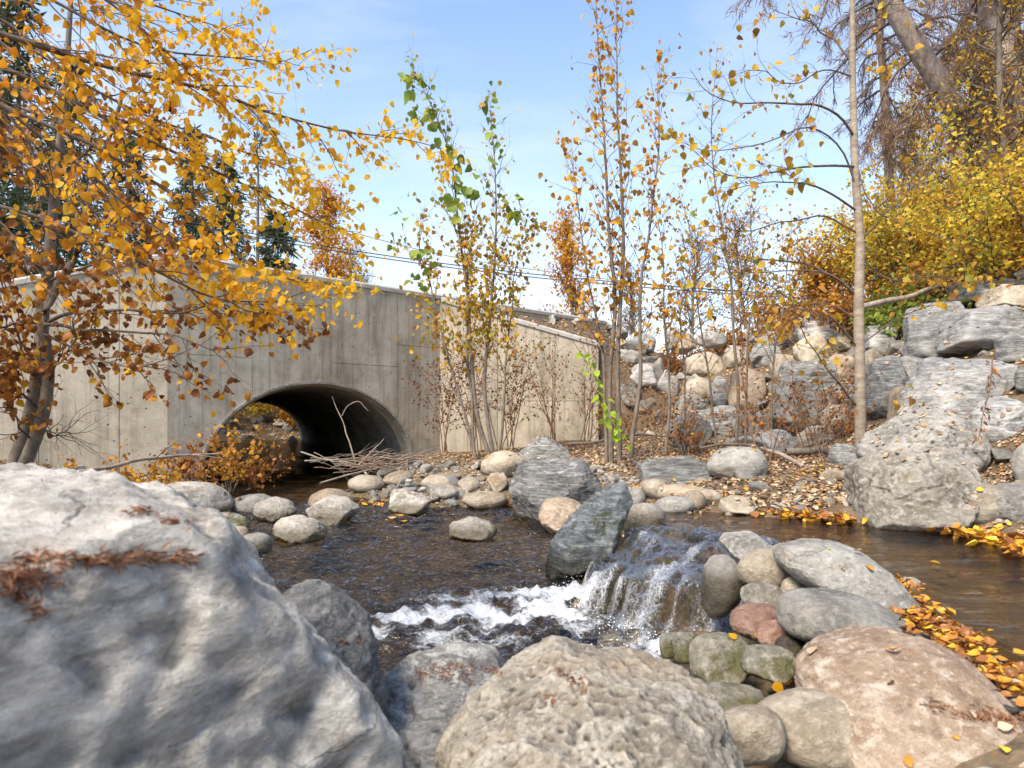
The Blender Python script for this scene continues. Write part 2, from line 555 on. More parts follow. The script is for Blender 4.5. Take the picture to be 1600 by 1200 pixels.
# ================================================================ THE GROUND
CP = np.array([
 # lower pool and channel
 (0,2.7,-.30),(-.6,3.2,-.35),(0,3.6,-.4),(-.4,4.4,-.4),(-1.1,4.6,-.35),(-1.6,5.5,-.3),(-.6,5.6,-.35),(.1,5.9,-.3),(-1.6,6.4,-.2),(-.7,6.6,-.28),(0.2,6.5,-.2),
 (-1.9,7.2,-.14),(-2.3,8.0,-.16),(-3.0,9.0,-.25),(-3.3,10.2,-.3),(-3.5,11.2,-.3),(-4.2,13,-.3),(-5.5,16,-.3),(-7,19.5,-.3),(-8.6,23,-.3),(-10.2,27,-.3),(-11.3,29.3,.05),(-12.5,31,.35),(-14,36,1.1),(-10,30.5,.3),(-13.5,29.5,.1),
 (-4.2,10.0,-.25),(-4.2,11.2,-.3),(-2.7,11.9,-.2),(-3.3,7.2,-.10),(-3.9,8.6,-.18),
 (-2.9,6.9,-.12),(-2.5,6.3,-.15),(.5,4.9,-.25),(.35,4.2,-.3),(.75,5.4,-.05),(.1,7.0,-.15),
 # beach
 (-.9,7.9,.10),(-1.6,8.6,.08),(0,8.0,.16),(-1.2,9.2,.30),(0,9.0,.34),(-.6,10,.40),(.6,10,.42),(-1.0,11,.34),(0,11.5,.42),(-1.6,12.6,.15),(-.7,12.9,.30),(1.0,8.6,.38),(1.1,7.4,.30),(2,8.5,.46),(2,10,.52),(1.2,12.4,.52),(2.2,12.2,.62),
 (1.3,6.4,.34),(2.0,6.2,.42),(2.8,6.6,.45),(2.6,5.4,.40),(1.9,5.3,.36),(1.2,5.3,.33),(3.2,5.2,.42),(3.5,7.5,.50),(3.3,9,.52),(3.2,10.5,.55),
 # upper pool
 (1.25,4.35,.16),(1.9,4.2,.08),(2.4,3.7,.05),(1.9,3.2,.05),(2.0,2.5,.05),(2.5,2.6,.05),(2.0,1.9,.05),(3.2,2.3,.05),(4.5,1.6,.05),(6,1,.05),(8,.5,.05),(1.6,3.8,.10),(2.6,3.1,.05),
 (3.15,4.1,.42),(3.3,3.5,.42),(4.2,3.4,.5),(5.5,2.8,.6),(2.5,4.75,.38),(1.9,5.05,.36),
 # dividing bank and foreground
 (1.05,2.95,.05),(1.15,2.5,.20),(1.3,2.1,.26),(1.25,1.7,.30),(1.15,1.3,.30),(.9,2.6,.02),(.75,2.3,.02),(.8,1.9,.12),(.5,1.7,.05),(.2,1.6,.02),(-.2,2.0,-.05),(-.7,2.4,-.1),
 (0,1.2,.05),(-.9,1.3,.05),(.8,1.2,.15),(0,0,.15),(-1,0,.15),(1,0,.2),(2,0,.35),(0,-2,.3),(2.4,.9,.40),(3.5,.7,.45),
 (-1.6,3.2,-.1),(-2.2,4.2,.05),(-2.0,2.4,.1),(-3,3.2,.25),(-3,5,.10),(-3.6,6.2,.15),(-4.5,5,.3),(-4.4,7.4,.12),(-5,8.6,.2),(-5.2,9.4,.2),(-6,7.8,.35),(-6.8,8.6,.4),(-8,7,.6),(-6,5,.5),(-8,3,.8),(-5,1,.6),
 (-10,8,.8),(-12,5,1.0),
 (-12,20,.6),(-14,26,1.2),(-6.5,29,.15),(-5.5,32,.8),(-7.5,33,.5),(-8.5,29,-.1),(-15,31,1.5),(-9,38,1.5),(-18,38,2),(0,30,2.2),(4,26,2),(-14,41,3.2),(-19,43,3.6),(-10,43,3.2),(-25,44,3.6),(-30,50,4),(-12,50,4),
])
TOE = [(2.6, 80), (1.8, 13.75), (2.7, 13.0), (3.6, 11.0), (3.9, 9.0), (4.1, 7.5), (4.2, 6.0), (3.9, 4.9), (4.6, 3.6), (6, 2.4), (9, 1.0), (20, -4)]
HW_O = np.array([-5.08, 10.07])
HW_D = np.array([3.64, 3.53]) / 5.07
HW_N = np.array([HW_D[1], -HW_D[0]])
LW_A = HW_O.copy(); LW_B = np.array([-9.2, 8.05])


def toe_dist(x, y):
    best = np.full_like(x, 1e9)
    sgn = np.ones_like(x)
    for (ax, ay), (bx, by) in zip(TOE[:-1], TOE[1:]):
        dx, dy = bx - ax, by - ay
        t = np.clip(((x - ax) * dx + (y - ay) * dy) / (dx * dx + dy * dy), 0, 1)
        qx, qy = x - ax - t * dx, y - ay - t * dy
        d = np.hypot(qx, qy)
        cr_ = dx * qy - dy * qx
        m = d < best
        best = np.where(m, d, best)
        sgn = np.where(m, np.where(cr_ > 0, 1, -1), sgn)
    return best * sgn


def ground_z(x, y, detail=True):
    x = np.asarray(x, float); y = np.asarray(y, float)
    sh = x.shape
    x = x.ravel(); y = y.ravel()
    num = np.zeros_like(x); den = np.zeros_like(x)
    for cx, cy, cz in CP:
        d2 = (x - cx) ** 2 + (y - cy) ** 2
        w = 1 / (d2 + .012) ** 1.9
        num += w * cz; den += w
    z = num / den
    d = toe_dist(x, y)
    bank = np.where(d > 0, .45 + np.minimum(d, 4.7) * .60 + np.maximum(d - 4.7, 0) * .06, -9)
    bank = np.minimum(bank, 4.6)
    z = np.where(bank > z, z + (bank - z) * np.clip(d / .5, 0, 1), z)
    # backfill behind the right wing wall
    wb = np.where(x < 1.72, 3.25 + (2.38 - 3.25) * np.clip((x + 1.44) / 3.16, 0, 1), 2.38 - .75 * (x - 1.72)) + .35 * (y - 13.75)
    wb = np.minimum(wb, 3.15)
    sec = (y > 13.75) & (x > -1.3 )
    z = np.where(sec, np.maximum(z, wb), z)
    # backfill behind the left wing wall
    e = LW_B - LW_A
    el = np.hypot(*e)
    nx, ny = e[1] / el, -e[0] / el                       # points away from the camera side
    dist = (x - LW_A[0]) * (-nx) + (y - LW_A[1]) * (-ny)
    dist = np.where(ny > 0, -dist, dist)
    hd = (x - HW_O[0]) * HW_D[0] + (y - HW_O[1]) * HW_D[1]
    tt = (x - LW_A[0]) * e[0] / el + (y - LW_A[1]) * e[1] / el
    sec2 = (dist > .17) & (hd < -.1) & (tt > 0)
    z = np.where(sec2, np.maximum(z, 2.9 - .30 * np.clip(tt, 0, 4.5)), z)
    if detail:
        f = fb2(x * 1.7, y * 1.7, 4, 3) * .035 + fb2(x * 9, y * 9, 3, 5) * .012
        far = np.clip((np.hypot(x, y) - 30) / 100, 0, 1)
        z = z + f * (1 + far * 10)
    return z.reshape(sh)


def spaced(a, b, step, lo, hi):
    core = np.arange(a, b + 1e-6, step)
    left = [a]; s = step
    while left[-1] > lo:
        s *= 1.25; left.append(left[-1] - s)
    right = [core[-1]]; s = step
    while right[-1] < hi:
        s *= 1.25; right.append(right[-1] + s)
    return np.concatenate([np.array(left[1:])[::-1], core, np.array(right[1:])])


gx = spaced(-7.5, 9.5, .075, -900, 900)
gy = spaced(.2, 18, .075, -900, 1200)
GX, GY = np.meshgrid(gx, gy, indexing='ij')
GZ = ground_z(GX, GY)
gv = np.stack([GX.ravel(), GY.ravel(), GZ.ravel()], 1)
gf = grid_faces(len(gx), len(gy))
ground = link('ground', np_mesh('ground', gv, gf), M['ground'])
tag(ground, kind='structure')
near = (np.abs(gv[gf[:, 0], 0]) < 14) & (gv[gf[:, 0], 1] > -1) & (gv[gf[:, 0], 1] < 34)
GBVH = BVHTree.FromPolygons(gv.tolist(), gf[near].tolist())
SURF = [GBVH]


def gz(x, y):
    h = GBVH.ray_cast(Vector((x, y, 30)), Vector((0, 0, -1)))
    return h[0].z if h[0] is not None else float(ground_z(np.array([x]), np.array([y]))[0])


def top(x, y, zmax=30):
    best = None
    for b in SURF:
        h = b.ray_cast(Vector((x, y, zmax)), Vector((0, 0, -1)))
        if h[0] is not None and (best is None or h[0].z > best[0].z): best = h
    return best


def hit(px, py, dmin=1.2):
    """where the sight line through a point of the picture meets the ground"""
    o = Vector((0, 0, 1)); d = Vector(((px - 800) / 1067, 1, -(py - 650) / 1067))
    o2 = o + d * dmin
    h = GBVH.ray_cast(o2, d.normalized())
    return h[0] if h[0] is not None else None


# ================================================================ CONCRETE BRIDGE
CC, CA, CR = 2.435, 1.995, 1.58           # arch centre along the wall, half span, rise
AX = np.array([-6.8, 15.3]) / np.hypot(6.8, 15.3)   # culvert axis (skewed)
CL = 16.6


def arch(s, grow=0.0):
    u = (s - CC) / (CA + grow)
    return np.where(np.abs(u) < 1, (CR + grow) * np.sqrt(np.maximum(1 - u * u, 0)), -.6)


def wall_prism(O, d, n, s, zb, zt, t0, t1):
    """a wall piece: samples s along the wall, bottom zb, top zt, from depth t0 (front) to t1 (behind)"""
    k = len(s)
    zb = np.broadcast_to(zb, (k,)); zt = np.broadcast_to(zt, (k,))
    vs = []
    for t in (t0, t1):
        x = O[0] + d[0] * s - n[0] * t
        y = O[1] + d[1] * s - n[1] * t
        vs += [np.stack([x, y, zb], 1), np.stack([x, y, zt], 1)]
    v = np.concatenate(vs)
    a, b, c, e = 0, k, 2 * k, 3 * k
    f = []
    for i in range(k - 1):
        f += [(a + i, a + i + 1, b + i + 1, b + i), (c + i, e + i, e + i + 1, c + i + 1), (b + i, b + i + 1, e + i + 1, e + i), (a + i, c + i, c + i + 1, a + i + 1)]
    f += [(a, b, e, c), (a + k - 1, c + k - 1, e + k - 1, b + k - 1)]
    return v, np.array(f)


bridge = empty('concrete_bridge', (HW_O[0], HW_O[1], 0), 'weathered grey concrete culvert bridge with flared wing walls across the creek', 'bridge')


def bpart(name, v, f, mat, smooth=False, parent=bridge):
    v = v - np.array([HW_O[0], HW_O[1], 0])
    return link(name, np_mesh(name, v, f, smooth=smooth), mat, parent)


ZT = 3.355
def arcs(a, b, n=40):
    s = np.linspace(a, b, n)
    return np.unique(np.concatenate([s, [x for x in (CC - CA + .001, CC - CA - .001, CC + CA - .001, CC + CA + .001) if a < x < b]]))
ss = np.unique(np.concatenate([arcs(-.02, 5.07, 120), np.linspace(5.1, 10.4, 8)]))
v, f = wall_prism(HW_O, HW_D, HW_N, ss, np.where(ss < 5.08, arch(ss), .3), ZT, .012, .36)
bpart('wall_body', v, f, M['concrete'])
G = .006
cols = [(.0, 1.27), (1.27, 2.67), (2.67, 4.07), (4.07, 5.07)]
splits = [1.93, 2.9, 1.93, 2.35]
for (a, b), zs in zip(cols, splits):
    s = arcs(a + G, b - G, 34)
    lo = arch(s)
    v, f = wall_prism(HW_O, HW_D, HW_N, s, lo, zs - G, 0, .011)
    bpart('wall_panel', v, f, M['concrete'])
    v, f = wall_prism(HW_O, HW_D, HW_N, s, zs + G, ZT - .001, 0, .011)
    bpart('wall_panel', v, f, M['concrete'])
for a in np.arange(5.07, 10.3, 1.8):
    s = np.linspace(a + G, min(a + 1.8, 10.4) - G, 3)
    v, f = wall_prism(HW_O, HW_D, HW_N, s, .3, ZT - .001, 0, .011)
    bpart('wall_panel', v, f, M['concrete'])
# left wing wall
e = LW_B - LW_A; LL = np.hypot(*e); ld = e / LL
ln = np.array([-ld[1], ld[0]])
if ln[1] > 0: ln = -ln
def ztl(s): return ZT - .30 * s
s = np.linspace(0.013, LL, 4)
v, f = wall_prism(LW_A, ld, ln, s, -.6, ztl(s), .012, .36)
bpart('wing_wall', v, f, M['concrete'])
for a, b in ((.0, .62), (.62, 1.58), (1.58, 2.9), (2.9, LL)):
    s = np.linspace(a + (G if a else .0), b - G, 3)
    z2 = 1.75
    v, f = wall_prism(LW_A, ld, ln, s, -.6, z2 - G, 0, .011)
    bpart('wall_panel', v, f, M['concrete'])
    v, f = wall_prism(LW_A, ld, ln, s, z2 + G, ztl(s) - .001, 0, .011)
    bpart('wall_panel', v, f, M['concrete'])
# right wing wall
RW_A = np.array([-1.44, 13.6]); RW_B = np.array([1.72, 13.6])
RL = 3.16; rd = np.array([1., 0.]); rn = np.array([0., -1.])
def ztr(s): return 3.335 - (3.335 - 2.42) * s / RL
s = np.linspace(.0, RL, 4)
v, f = wall_prism(RW_A, rd, rn, s, -.6, ztr(s), .012, .36)
bpart('wing_wall', v, f, M['concrete'])
for a, b in ((.0, 1.15), (1.15, 2.3), (2.3, RL)):
    s = np.linspace(a + (G if a else 0), b - (G if b < RL else 0), 3)
    v, f = wall_prism(RW_A, rd, rn, s, -.6, 1.3 - G, 0, .011)
    bpart('wall_panel', v, f, M['concrete'])
    v, f = wall_prism(RW_A, rd, rn, s, 1.3 + G, ztr(s) - .001, 0, .011)
    bpart('wall_panel', v, f, M['concrete'])


def coping(O, d, n, stations, zt):
    prof = [(-.03, -.03), (-.03, .035), (.005, .07), (.365, .07), (.39, .045), (.39, -.03)]
    vs = []
    for s_, z_ in zip(stations, zt):
        for t, h in prof:
            vs.append((O[0] + d[0] * s_ - n[0] * t, O[1] + d[1] * s_ - n[1] * t, z_ + .001 + h))
    k = len(prof)
    f = []
    for i in range(len(stations) - 1):
        for j in range(k):
            f.append((i * k + j, (i + 1) * k + j, (i + 1) * k + (j + 1) % k, i * k + (j + 1) % k))
    v = np.array(vs)
    caps = np.array([list(range(k)), list(range((len(stations) - 1) * k + k - 1, (len(stations) - 1) * k - 1, -1))])
    return bpart('coping', v, [np.array(f), caps], M['coping'])


coping(HW_O, HW_D, HW_N, [0.02, 3, 10.4], [ZT] * 3)
coping(LW_A, ld, ln, [-.02, LL], [ztl(-.02) - .003, ztl(LL)])
coping(RW_A, rd, rn, [.03, RL + .02], [ztr(.03) - .02, ztr(RL + .02)])
# far headwall on the other side
FO = HW_O + AX * CL
v, f = wall_prism(FO, HW_D, HW_N, arcs(-4, 10, 160), np.where(np.abs(arcs(-4, 10, 160) - CC) < CA, arch(arcs(-4, 10, 160)), -.6), 3.1, -.02, .3)
bpart('far_wall', v, f, M['concrete'])
# road over the culvert
def road_pt(s, t): return (HW_O[0] + HW_D[0] * s - HW_N[0] * t, HW_O[1] + HW_D[1] * s - HW_N[1] * t)
tw = float(np.dot(AX, -HW_N)) * CL
fl = [(10.2, .362), (.05, .362), (-1.5, 5.0), (-30, 7.0), (-30, tw + 3), (-14, tw), (40, tw), (40, 9), (14, 3.5)]
rv = np.array([(*road_pt(s_, t_), z_) for z_ in (1.8, 3.16) for s_, t_ in fl])
K = len(fl)
road = link('road', np_mesh('road', rv, [np.array([(i, (i + 1) % K, K + (i + 1) % K, K + i) for i in range(K)]), np.array([list(range(K, 2 * K))]), np.array([list(range(K))[::-1]])], smooth=False), M['asphalt'])
tag(road, kind='structure')

# culvert pipe
culvert = empty('culvert_pipe', (HW_O[0] + HW_D[0] * CC, HW_O[1] + HW_D[1] * CC, 0), 'arched corrugated steel culvert pipe running under the bridge', 'culvert')
na = 44
ang = np.linspace(math.pi + .12, -.12, na)
nl_ = 16.4 / .15 * 8
tt = np.linspace(0.02, CL - .02, int(nl_))
cor = .036 * np.sin(tt / .15 * 2 * math.pi) - .03
A_, T_ = np.meshgrid(ang, tt, indexing='ij')
Cc = np.broadcast_to(cor, A_.shape)
S_ = CC + (CA + Cc) * np.cos(A_)
Z_ = (CR + Cc) * np.sin(A_)
X_ = HW_D[0] * (S_ - CC) + AX[0] * T_
Y_ = HW_D[1] * (S_ - CC) + AX[1] * T_
link('pipe_shell', np_mesh('pipe_shell', np.stack([X_.ravel(), Y_.ravel(), Z_.ravel()], 1), grid_faces(na, len(tt))), M['steel'], culvert)
# rim
prof = [(-.025, -.03), (.012, -.03), (.012, .03), (-.025, .03)]
an = np.linspace(math.pi + .1, -.1, 60)
vs = []
for a in an:
    for r_, t_ in prof:
        s_ = (CA + r_ - .0) * math.cos(a); z_ = (CR + r_) * math.sin(a)
        vs.append((HW_D[0] * s_ - HW_N[0] * t_, HW_D[1] * s_ - HW_N[1] * t_, z_))
f = [(i * 4 + j, (i + 1) * 4 + j, (i + 1) * 4 + (j + 1) % 4, i * 4 + (j + 1) % 4) for i in range(59) for j in range(4)]
link('rim', np_mesh('rim', np.array(vs), np.array(f), smooth=False), M['steel'], culvert)
bv = []
for k_ in range(6):
    a = k_ * math.pi / 3
    bv += [(math.cos(a) * .014, -.012, math.sin(a) * .014), (math.cos(a) * .014, .012, math.sin(a) * .014)]
bm_ = np_mesh('bolt', np.array(bv), [np.array([(2 * i, 2 * i + 1, (2 * i + 3) % 12, (2 * i + 2) % 12) for i in range(6)]), np.array([(0, 2, 4, 6, 8, 10), (11, 9, 7, 5, 3, 1)])], smooth=False)
for a in np.linspace(2.75, .4, 9):
    s_ = CA * math.cos(a); z_ = CR * math.sin(a)
    o = link('bolt', bm_, M['steel'], culvert, (HW_D[0] * s_ + HW_N[0] * .045, HW_D[1] * s_ + HW_N[1] * .045, z_))
    o.rotation_euler = (0, 0, math.atan2(HW_D[1], HW_D[0]))

# ================================================================ WATER
wx = np.concatenate([np.arange(-16, -3.2, .22), np.arange(-3.2, 1.6, .021), np.arange(1.6, 2.6, .2)])
wy = np.concatenate([np.arange(1.6, 2.3, .05), np.arange(2.3, 7.6, .021), np.arange(7.6, 12, .06), np.arange(12, 40, .35)])
WX, WY = np.meshgrid(wx, wy, indexing='ij')
x, y = WX.ravel(), WY.ravel()
FCX, FCY = .22, 3.55
ca, sa = math.cos(-.35), math.sin(-.35)
dx, dy = x - FCX, y - FCY
fr_ = np.hypot((dx * ca - dy * sa) / 1.85, (dx * sa + dy * ca) / .85)
foam = np.exp(-(fr_ / .62) ** 2 * 1.0)
foam2 = np.exp(-(((x - .78) / .50) ** 2 + ((y - 2.85) / .28) ** 2))
foam = np.maximum(foam, foam2 * .95)
fpat = np.clip(.80 + .42 * fb2(x * 6, y * 9, 4, 71), .25, 1.15)
riff = np.exp(-(((x + 1.75) / 1.2) ** 2 + ((y - 7.1) / .7) ** 2))
riff2 = np.exp(-(((x + 1.2) / 1.1) ** 2 + ((y - 5.9) / .6) ** 2)) * .35
rr = np.hypot(dx, dy)
wob = fb2(x * 2.2, y * 2.2, 3, 40)
rip = np.sin(rr * 27 + wob * 5.5) * np.exp(-((rr - .9) / .8) ** 2) * .0075
z = rip
z = z + fb2(x * 5.5 + wob, y * 9 + wob, 4, 41) * (.0165 + .012 * foam + .018 * riff + .008 * riff2)
z = z + fb2(x * 17, y * 20, 3, 42, .6) * (.0060 + .018 * foam + .012 * riff)
z = z + np.maximum(fb2(x * 30, y * 30, 3, 43, .6), 0) * foam * .028 + foam * .018
z = z * np.exp(-np.maximum(y - 9, 0) / 6)
calm = fb2(x * 1.3 + 5, y * 2.2, 3, 46)
tint = np.clip(foam * .70 * fpat + .10 * np.exp(-(rr / 1.8) ** 2) + riff * .46 + riff2 * .5 + .16 * np.exp(-((rr - .9) / .6) ** 2) + .05 * calm, 0, 1)  # wide faint terms add white flecks that paint sparkle on the pool
lower = link('creek_water', np_mesh('creek_water', np.stack([x, y, z], 1), grid_faces(len(wx), len(wy)), tint), M['lowwater'])
tag(lower, kind='structure')
# upper pool
ux = np.arange(.95, 9, .035); uy = np.arange(.3, 5.5, .035)
UX, UY = np.meshgrid(ux, uy, indexing='ij')
x, y = UX.ravel(), UY.ravel()
z = .30 + fb2(x * 3 + y, y * 9, 4, 50) * .0035
# the near left edge of the pool follows the stone dam
LIP = [(.95, 6), (.98, 4.5), (1.02, 4.0), (1.30, 3.55), (1.42, 3.0), (1.42, 2.6), (1.50, 2.1), (1.45, 1.6), (1.6, .2)]
lx = np.interp(-y, [-p[1] for p in LIP][::1], [p[0] for p in LIP][::1])
keep = x >= lx - .02
uf = grid_faces(len(ux), len(uy))
uf = uf[keep[uf].all(1)]
used = np.unique(uf); remap = -np.ones(len(x), int); remap[used] = np.arange(len(used))
upper = link('upper_pool_water', np_mesh('upper_pool_water', np.stack([x, y, z], 1)[used], remap[uf]), M['upwater'])
tag(upper, kind='structure')

# cascade
topline = np.array([(1.52, 3.62), (1.38, 3.95), (1.15, 4.22), (.92, 4.30), (.74, 4.22)])[::-1]
botline = np.array([(1.26, 3.02), (1.05, 2.90), (.80, 2.86), (.52, 2.98), (.34, 3.25), (.28, 3.62), (.36, 3.98)])[::-1]
def resample(p, n):
    d = np.concatenate([[0], np.cumsum(np.hypot(*np.diff(p, axis=0).T))])
    t = np.linspace(0, d[-1], n)
    return np.stack([np.interp(t, d, p[:, 0]), np.interp(t, d, p[:, 1])], 1)
NU, NV = 110, 90
tl, bl = resample(topline, NU), resample(botline, NU)
vv = np.linspace(0, 1, NV)
cx = tl[:, None, 0] * (1 - vv) + bl[:, None, 0] * vv
cy = tl[:, None, 1] * (1 - vv) + bl[:, None, 1] * vv
def smooth(a): return a * a * (3 - 2 * a)
zprof = .295 - .085 * smooth(np.clip(vv / .72, 0, 1)) - .27 * smooth(np.clip((vv - .66) / .34, 0, 1)) ** 1.15
cz = np.broadcast_to(zprof, cx.shape).copy()
lump = fb2(cx.ravel() * 5, cy.ravel() * 5, 4, 60).reshape(cx.shape)
uu = np.linspace(0, 1, NU)[:, None]
steep = smooth(np.clip((vv - .55) / .35, 0, 1))[None, :]
ridge = fb2(np.broadcast_to(uu * 16, cx.shape).ravel(), np.broadcast_to(vv * 1.6, cx.shape).ravel(), 4, 61).reshape(cx.shape)
nxo = (bl - tl); nxo = nxo / np.hypot(*nxo.T)[:, None]
off = (ridge * .065 + lump * .055) * steep
cx = cx + nxo[:, None, 0] * off; cy = cy + nxo[:, None, 1] * off
edgef = np.clip(np.minimum(uu, 1 - uu) * 8, 0, 1)
cz = cz + lump * .055 * np.clip(vv * 3, 0, 1) * (1 - steep * .6) - (1 - edgef) * .05 * np.clip(vv * 2, 0, 1)
filmz = cz + np.abs(fb2(cx.ravel() * 16, cy.ravel() * 16, 4, 62, .65).reshape(cx.shape)) * .024
streak = fb2(np.broadcast_to(uu * 55, cx.shape).ravel(), np.broadcast_to(vv * 3.5, cx.shape).ravel(), 3, 66, .6).reshape(cx.shape)
ct = np.clip(.33 + .10 * smooth(np.clip(vv * 2, 0, 1))[None, :] + .12 * np.maximum(streak, 0) * smooth(np.clip((vv - .35) / .5, 0, 1))[None, :] + .14 * smooth(np.clip((vv - .6) / .4, 0, 1))[None, :] + .13 * ridge + .12 * lump + .20 * np.clip(1 - uu * 2.6, 0, 1) * smooth(np.clip((vv - .45) / .5, 0, 1))[None, :], 0, 1)
cvv = np.stack([cx.ravel(), cy.ravel(), filmz.ravel()], 1)
casc = link('cascade_water', np_mesh('cascade_water', cvv, grid_faces(NU, NV), ct.ravel()), M['cascwater'])
tag(casc, 'clear water tumbling over a dark wet stone ledge into the lower pool', 'waterfall')
rz = cz - .028 + (fb2(cx.ravel() * 22, cy.ravel() * 22, 3, 63).reshape(cx.shape)) * .012
rx = cx - nxo[:, None, 0] * .03 * steep; ry = cy - nxo[:, None, 1] * .03 * steep
rvv = np.stack([rx.ravel(), ry.ravel(), rz.ravel()], 1)
# skirt
base = rvv.reshape(NU, NV, 3)
ring = np.concatenate([base[:, -1], base[::-1, 0][:0]])
sk = base[:, -1].copy(); sk[:, 2] = -.45
allv = np.concatenate([rvv, sk])
fs = grid_faces(NU, NV)
n0 = NU * NV
skf = np.array([((i) * NV + NV - 1, (i + 1) * NV + NV - 1, n0 + i + 1, n0 + i) for i in range(NU - 1)])
s2 = base[0].copy(); s2[:, 2] = -.45; s3 = base[-1].copy(); s3[:, 2] = -.45; s4 = base[:, 0].copy(); s4[:, 2] = -.45
allv = np.concatenate([allv, s2, s3, s4])
b2 = n0 + NU; b3 = b2 + NV; b4 = b3 + NV
skf2 = np.array([(j, j + 1, b2 + j + 1, b2 + j) for j in range(NV - 1)] + [((NU - 1) * NV + j, b3 + j, b3 + j + 1, (NU - 1) * NV + j + 1) for j in range(NV - 1)] + [(i * NV, b4 + i, b4 + i + 1, (i + 1) * NV) for i in range(NU - 1)])
ledge = link('ledge_rock', np_mesh('ledge_rock', allv, np.concatenate([fs, skf, skf2])), M['wet'])
tag(ledge, 'broad dark wet mossy ledge rock with the cascade pouring over it', 'rock')
SURF.append(BVHTree.FromPolygons(allv.tolist(), fs.tolist()))
# ================================================================ ROCKS
import bmesh
ICO = {}
def ico(level):
    if level not in ICO:
        bm = bmesh.new()
        bmesh.ops.create_icosphere(bm, subdivisions=level, radius=1.0)
        v = np.array([p.co[:] for p in bm.verts]); f = np.array([[q.index for q in p.verts] for p in bm.faces])
        bm.free()
        v /= np.linalg.norm(v, axis=1)[:, None]
        ICO[level] = (v, f)
    return ICO[level]


def hull_planes(pts):
    bm = bmesh.new()
    for p in pts: bm.verts.new(p)
    bmesh.ops.convex_hull(bm, input=list(bm.verts), use_existing_faces=False)
    bm.normal_update()
    N, Dd = [], []
    for f in bm.faces:
        n = np.array(f.normal[:]); d = float(np.dot(n, f.calc_center_median()))
        if d < 0: n, d = -n, -d
        if f.calc_area() < 1e-5: continue
        if any(np.dot(n, m) > .985 and abs(d - q) < .04 for m, q in zip(N, Dd)): continue
        N.append(n); Dd.append(max(d, .12))
    bm.free()
    return np.array(N), np.array(Dd)


def rock_shape(pts, level=5, p=14, amp=.05, seed=1, strata=0.0, sdir=(.3, .2, 1), chips=10, freq=1.6, edge=0, crack=0.0):
    """solid stone from corner points: softened hull, chipped by random planes, weathered by noise"""
    pts = np.asarray(pts, float)
    lo, hi = pts.min(0), pts.max(0)
    c = (lo + hi) / 2; h = (hi - lo) / 2
    N, Dd = hull_planes(((pts - c) / h).tolist())
    r0 = random.Random(seed)
    for i_ in range(chips + edge):
        n = np.array([r0.gauss(0, 1), r0.gauss(0, 1), r0.gauss(0, .8)]); n /= np.linalg.norm(n)
        # distance where a plane of this direction just touches the hull body
        m = ((pts - c) / h) @ n
        N = np.vstack([N, n]); Dd = np.append(Dd, max(.3, m.max() * (r0.uniform(.68, .86) if i_ < chips else r0.uniform(.88, .97))))
    v, f = ico(level)
    k = np.maximum(v @ N.T, 0) / Dd[None, :]
    r = (k ** p).sum(1) ** (-1 / p)
    w = v * r[:, None]
    w = w / np.abs(w).max(0)[None, :]
    sz = float(h.mean())
    q = w * h[None, :] / sz                      # isotropic, unit size
    nn = v / h[None, :]; nn /= np.linalg.norm(nn, axis=1)[:, None]
    s = seed * 7.31
    d = fbm(q * freq + s, 5, seed, .5) * amp
    d -= np.abs(fbm(q * freq * 2.1 + s + 9, 4, seed + 5, .55)) * amp * .9
    if crack:
        cq = q * np.array([1.0, 1.0, 1.5])
        c1 = fbm(cq * .9 + s + 31, 3, seed + 21, .5)
        c2 = fbm(cq * 1.9 + s + 57, 3, seed + 23, .5)
        g1 = np.clip(vn(q * 1.2 + s + 3, seed + 25) * 2 + .6, 0, 1); g2 = np.clip(vn(q * 1.5 + s + 8, seed + 26) * 2 + .3, 0, 1)
        d -= crack * (np.exp(-(c1 / .035) ** 2) * g1 + .6 * np.exp(-(c2 / .045) ** 2) * g2)
        d += crack * .8 * np.tanh(c1 * 9) * .5                     # faces offset across the crack
        d += crack * .35 * fbm(q * 7 + s, 4, seed + 27, .6)
    if strata:
        sd = np.array(sdir, float); sd /= np.linalg.norm(sd)
        t = q @ sd
        warp = vn(q * 1.6 + s, seed) * .35 + fbm(q * 4 + s, 3, seed + 3) * .06
        lay_ = vn(np.stack([(t + warp) * 7.5 + s, t * 0, t * 0], 1), seed + 9)
        lay_ = np.tanh(lay_ * 3.5)
        lay2 = np.tanh(vn(np.stack([(t + warp * 1.2) * 19 + s, t * 0, t * 0], 1), seed + 10) * 3)
        gate = np.clip(.5 + vn(q * 1.4 + s + 4, seed + 11), 0, 1)
        d += strata * (lay_ * .8 + lay2 * .35) * gate
        d += fbm(q * 5 + s, 4, seed + 13, .6) * strata * .5
    fin_ = (q + nn * d[:, None]) * sz
    fin_ *= (h * 1.03 / np.percentile(np.abs(fin_), 99.7, axis=0))[None, :]
    return c, fin_, f


ROCKMESH = {}
def add_rock(name, pts, mat, label, group=None, level=5, cat=None, surf=True, **kw):
    c, v, f = rock_shape(pts, level=level, **kw)
    me = np_mesh(name, v, f)
    o = link(name, me, M[mat], None, tuple(c))
    tag(o, label, cat or name.replace('_', ' '), group)
    if surf: SURF.append(BVHTree.FromPolygons((v + c).tolist(), f.tolist()))
    return o


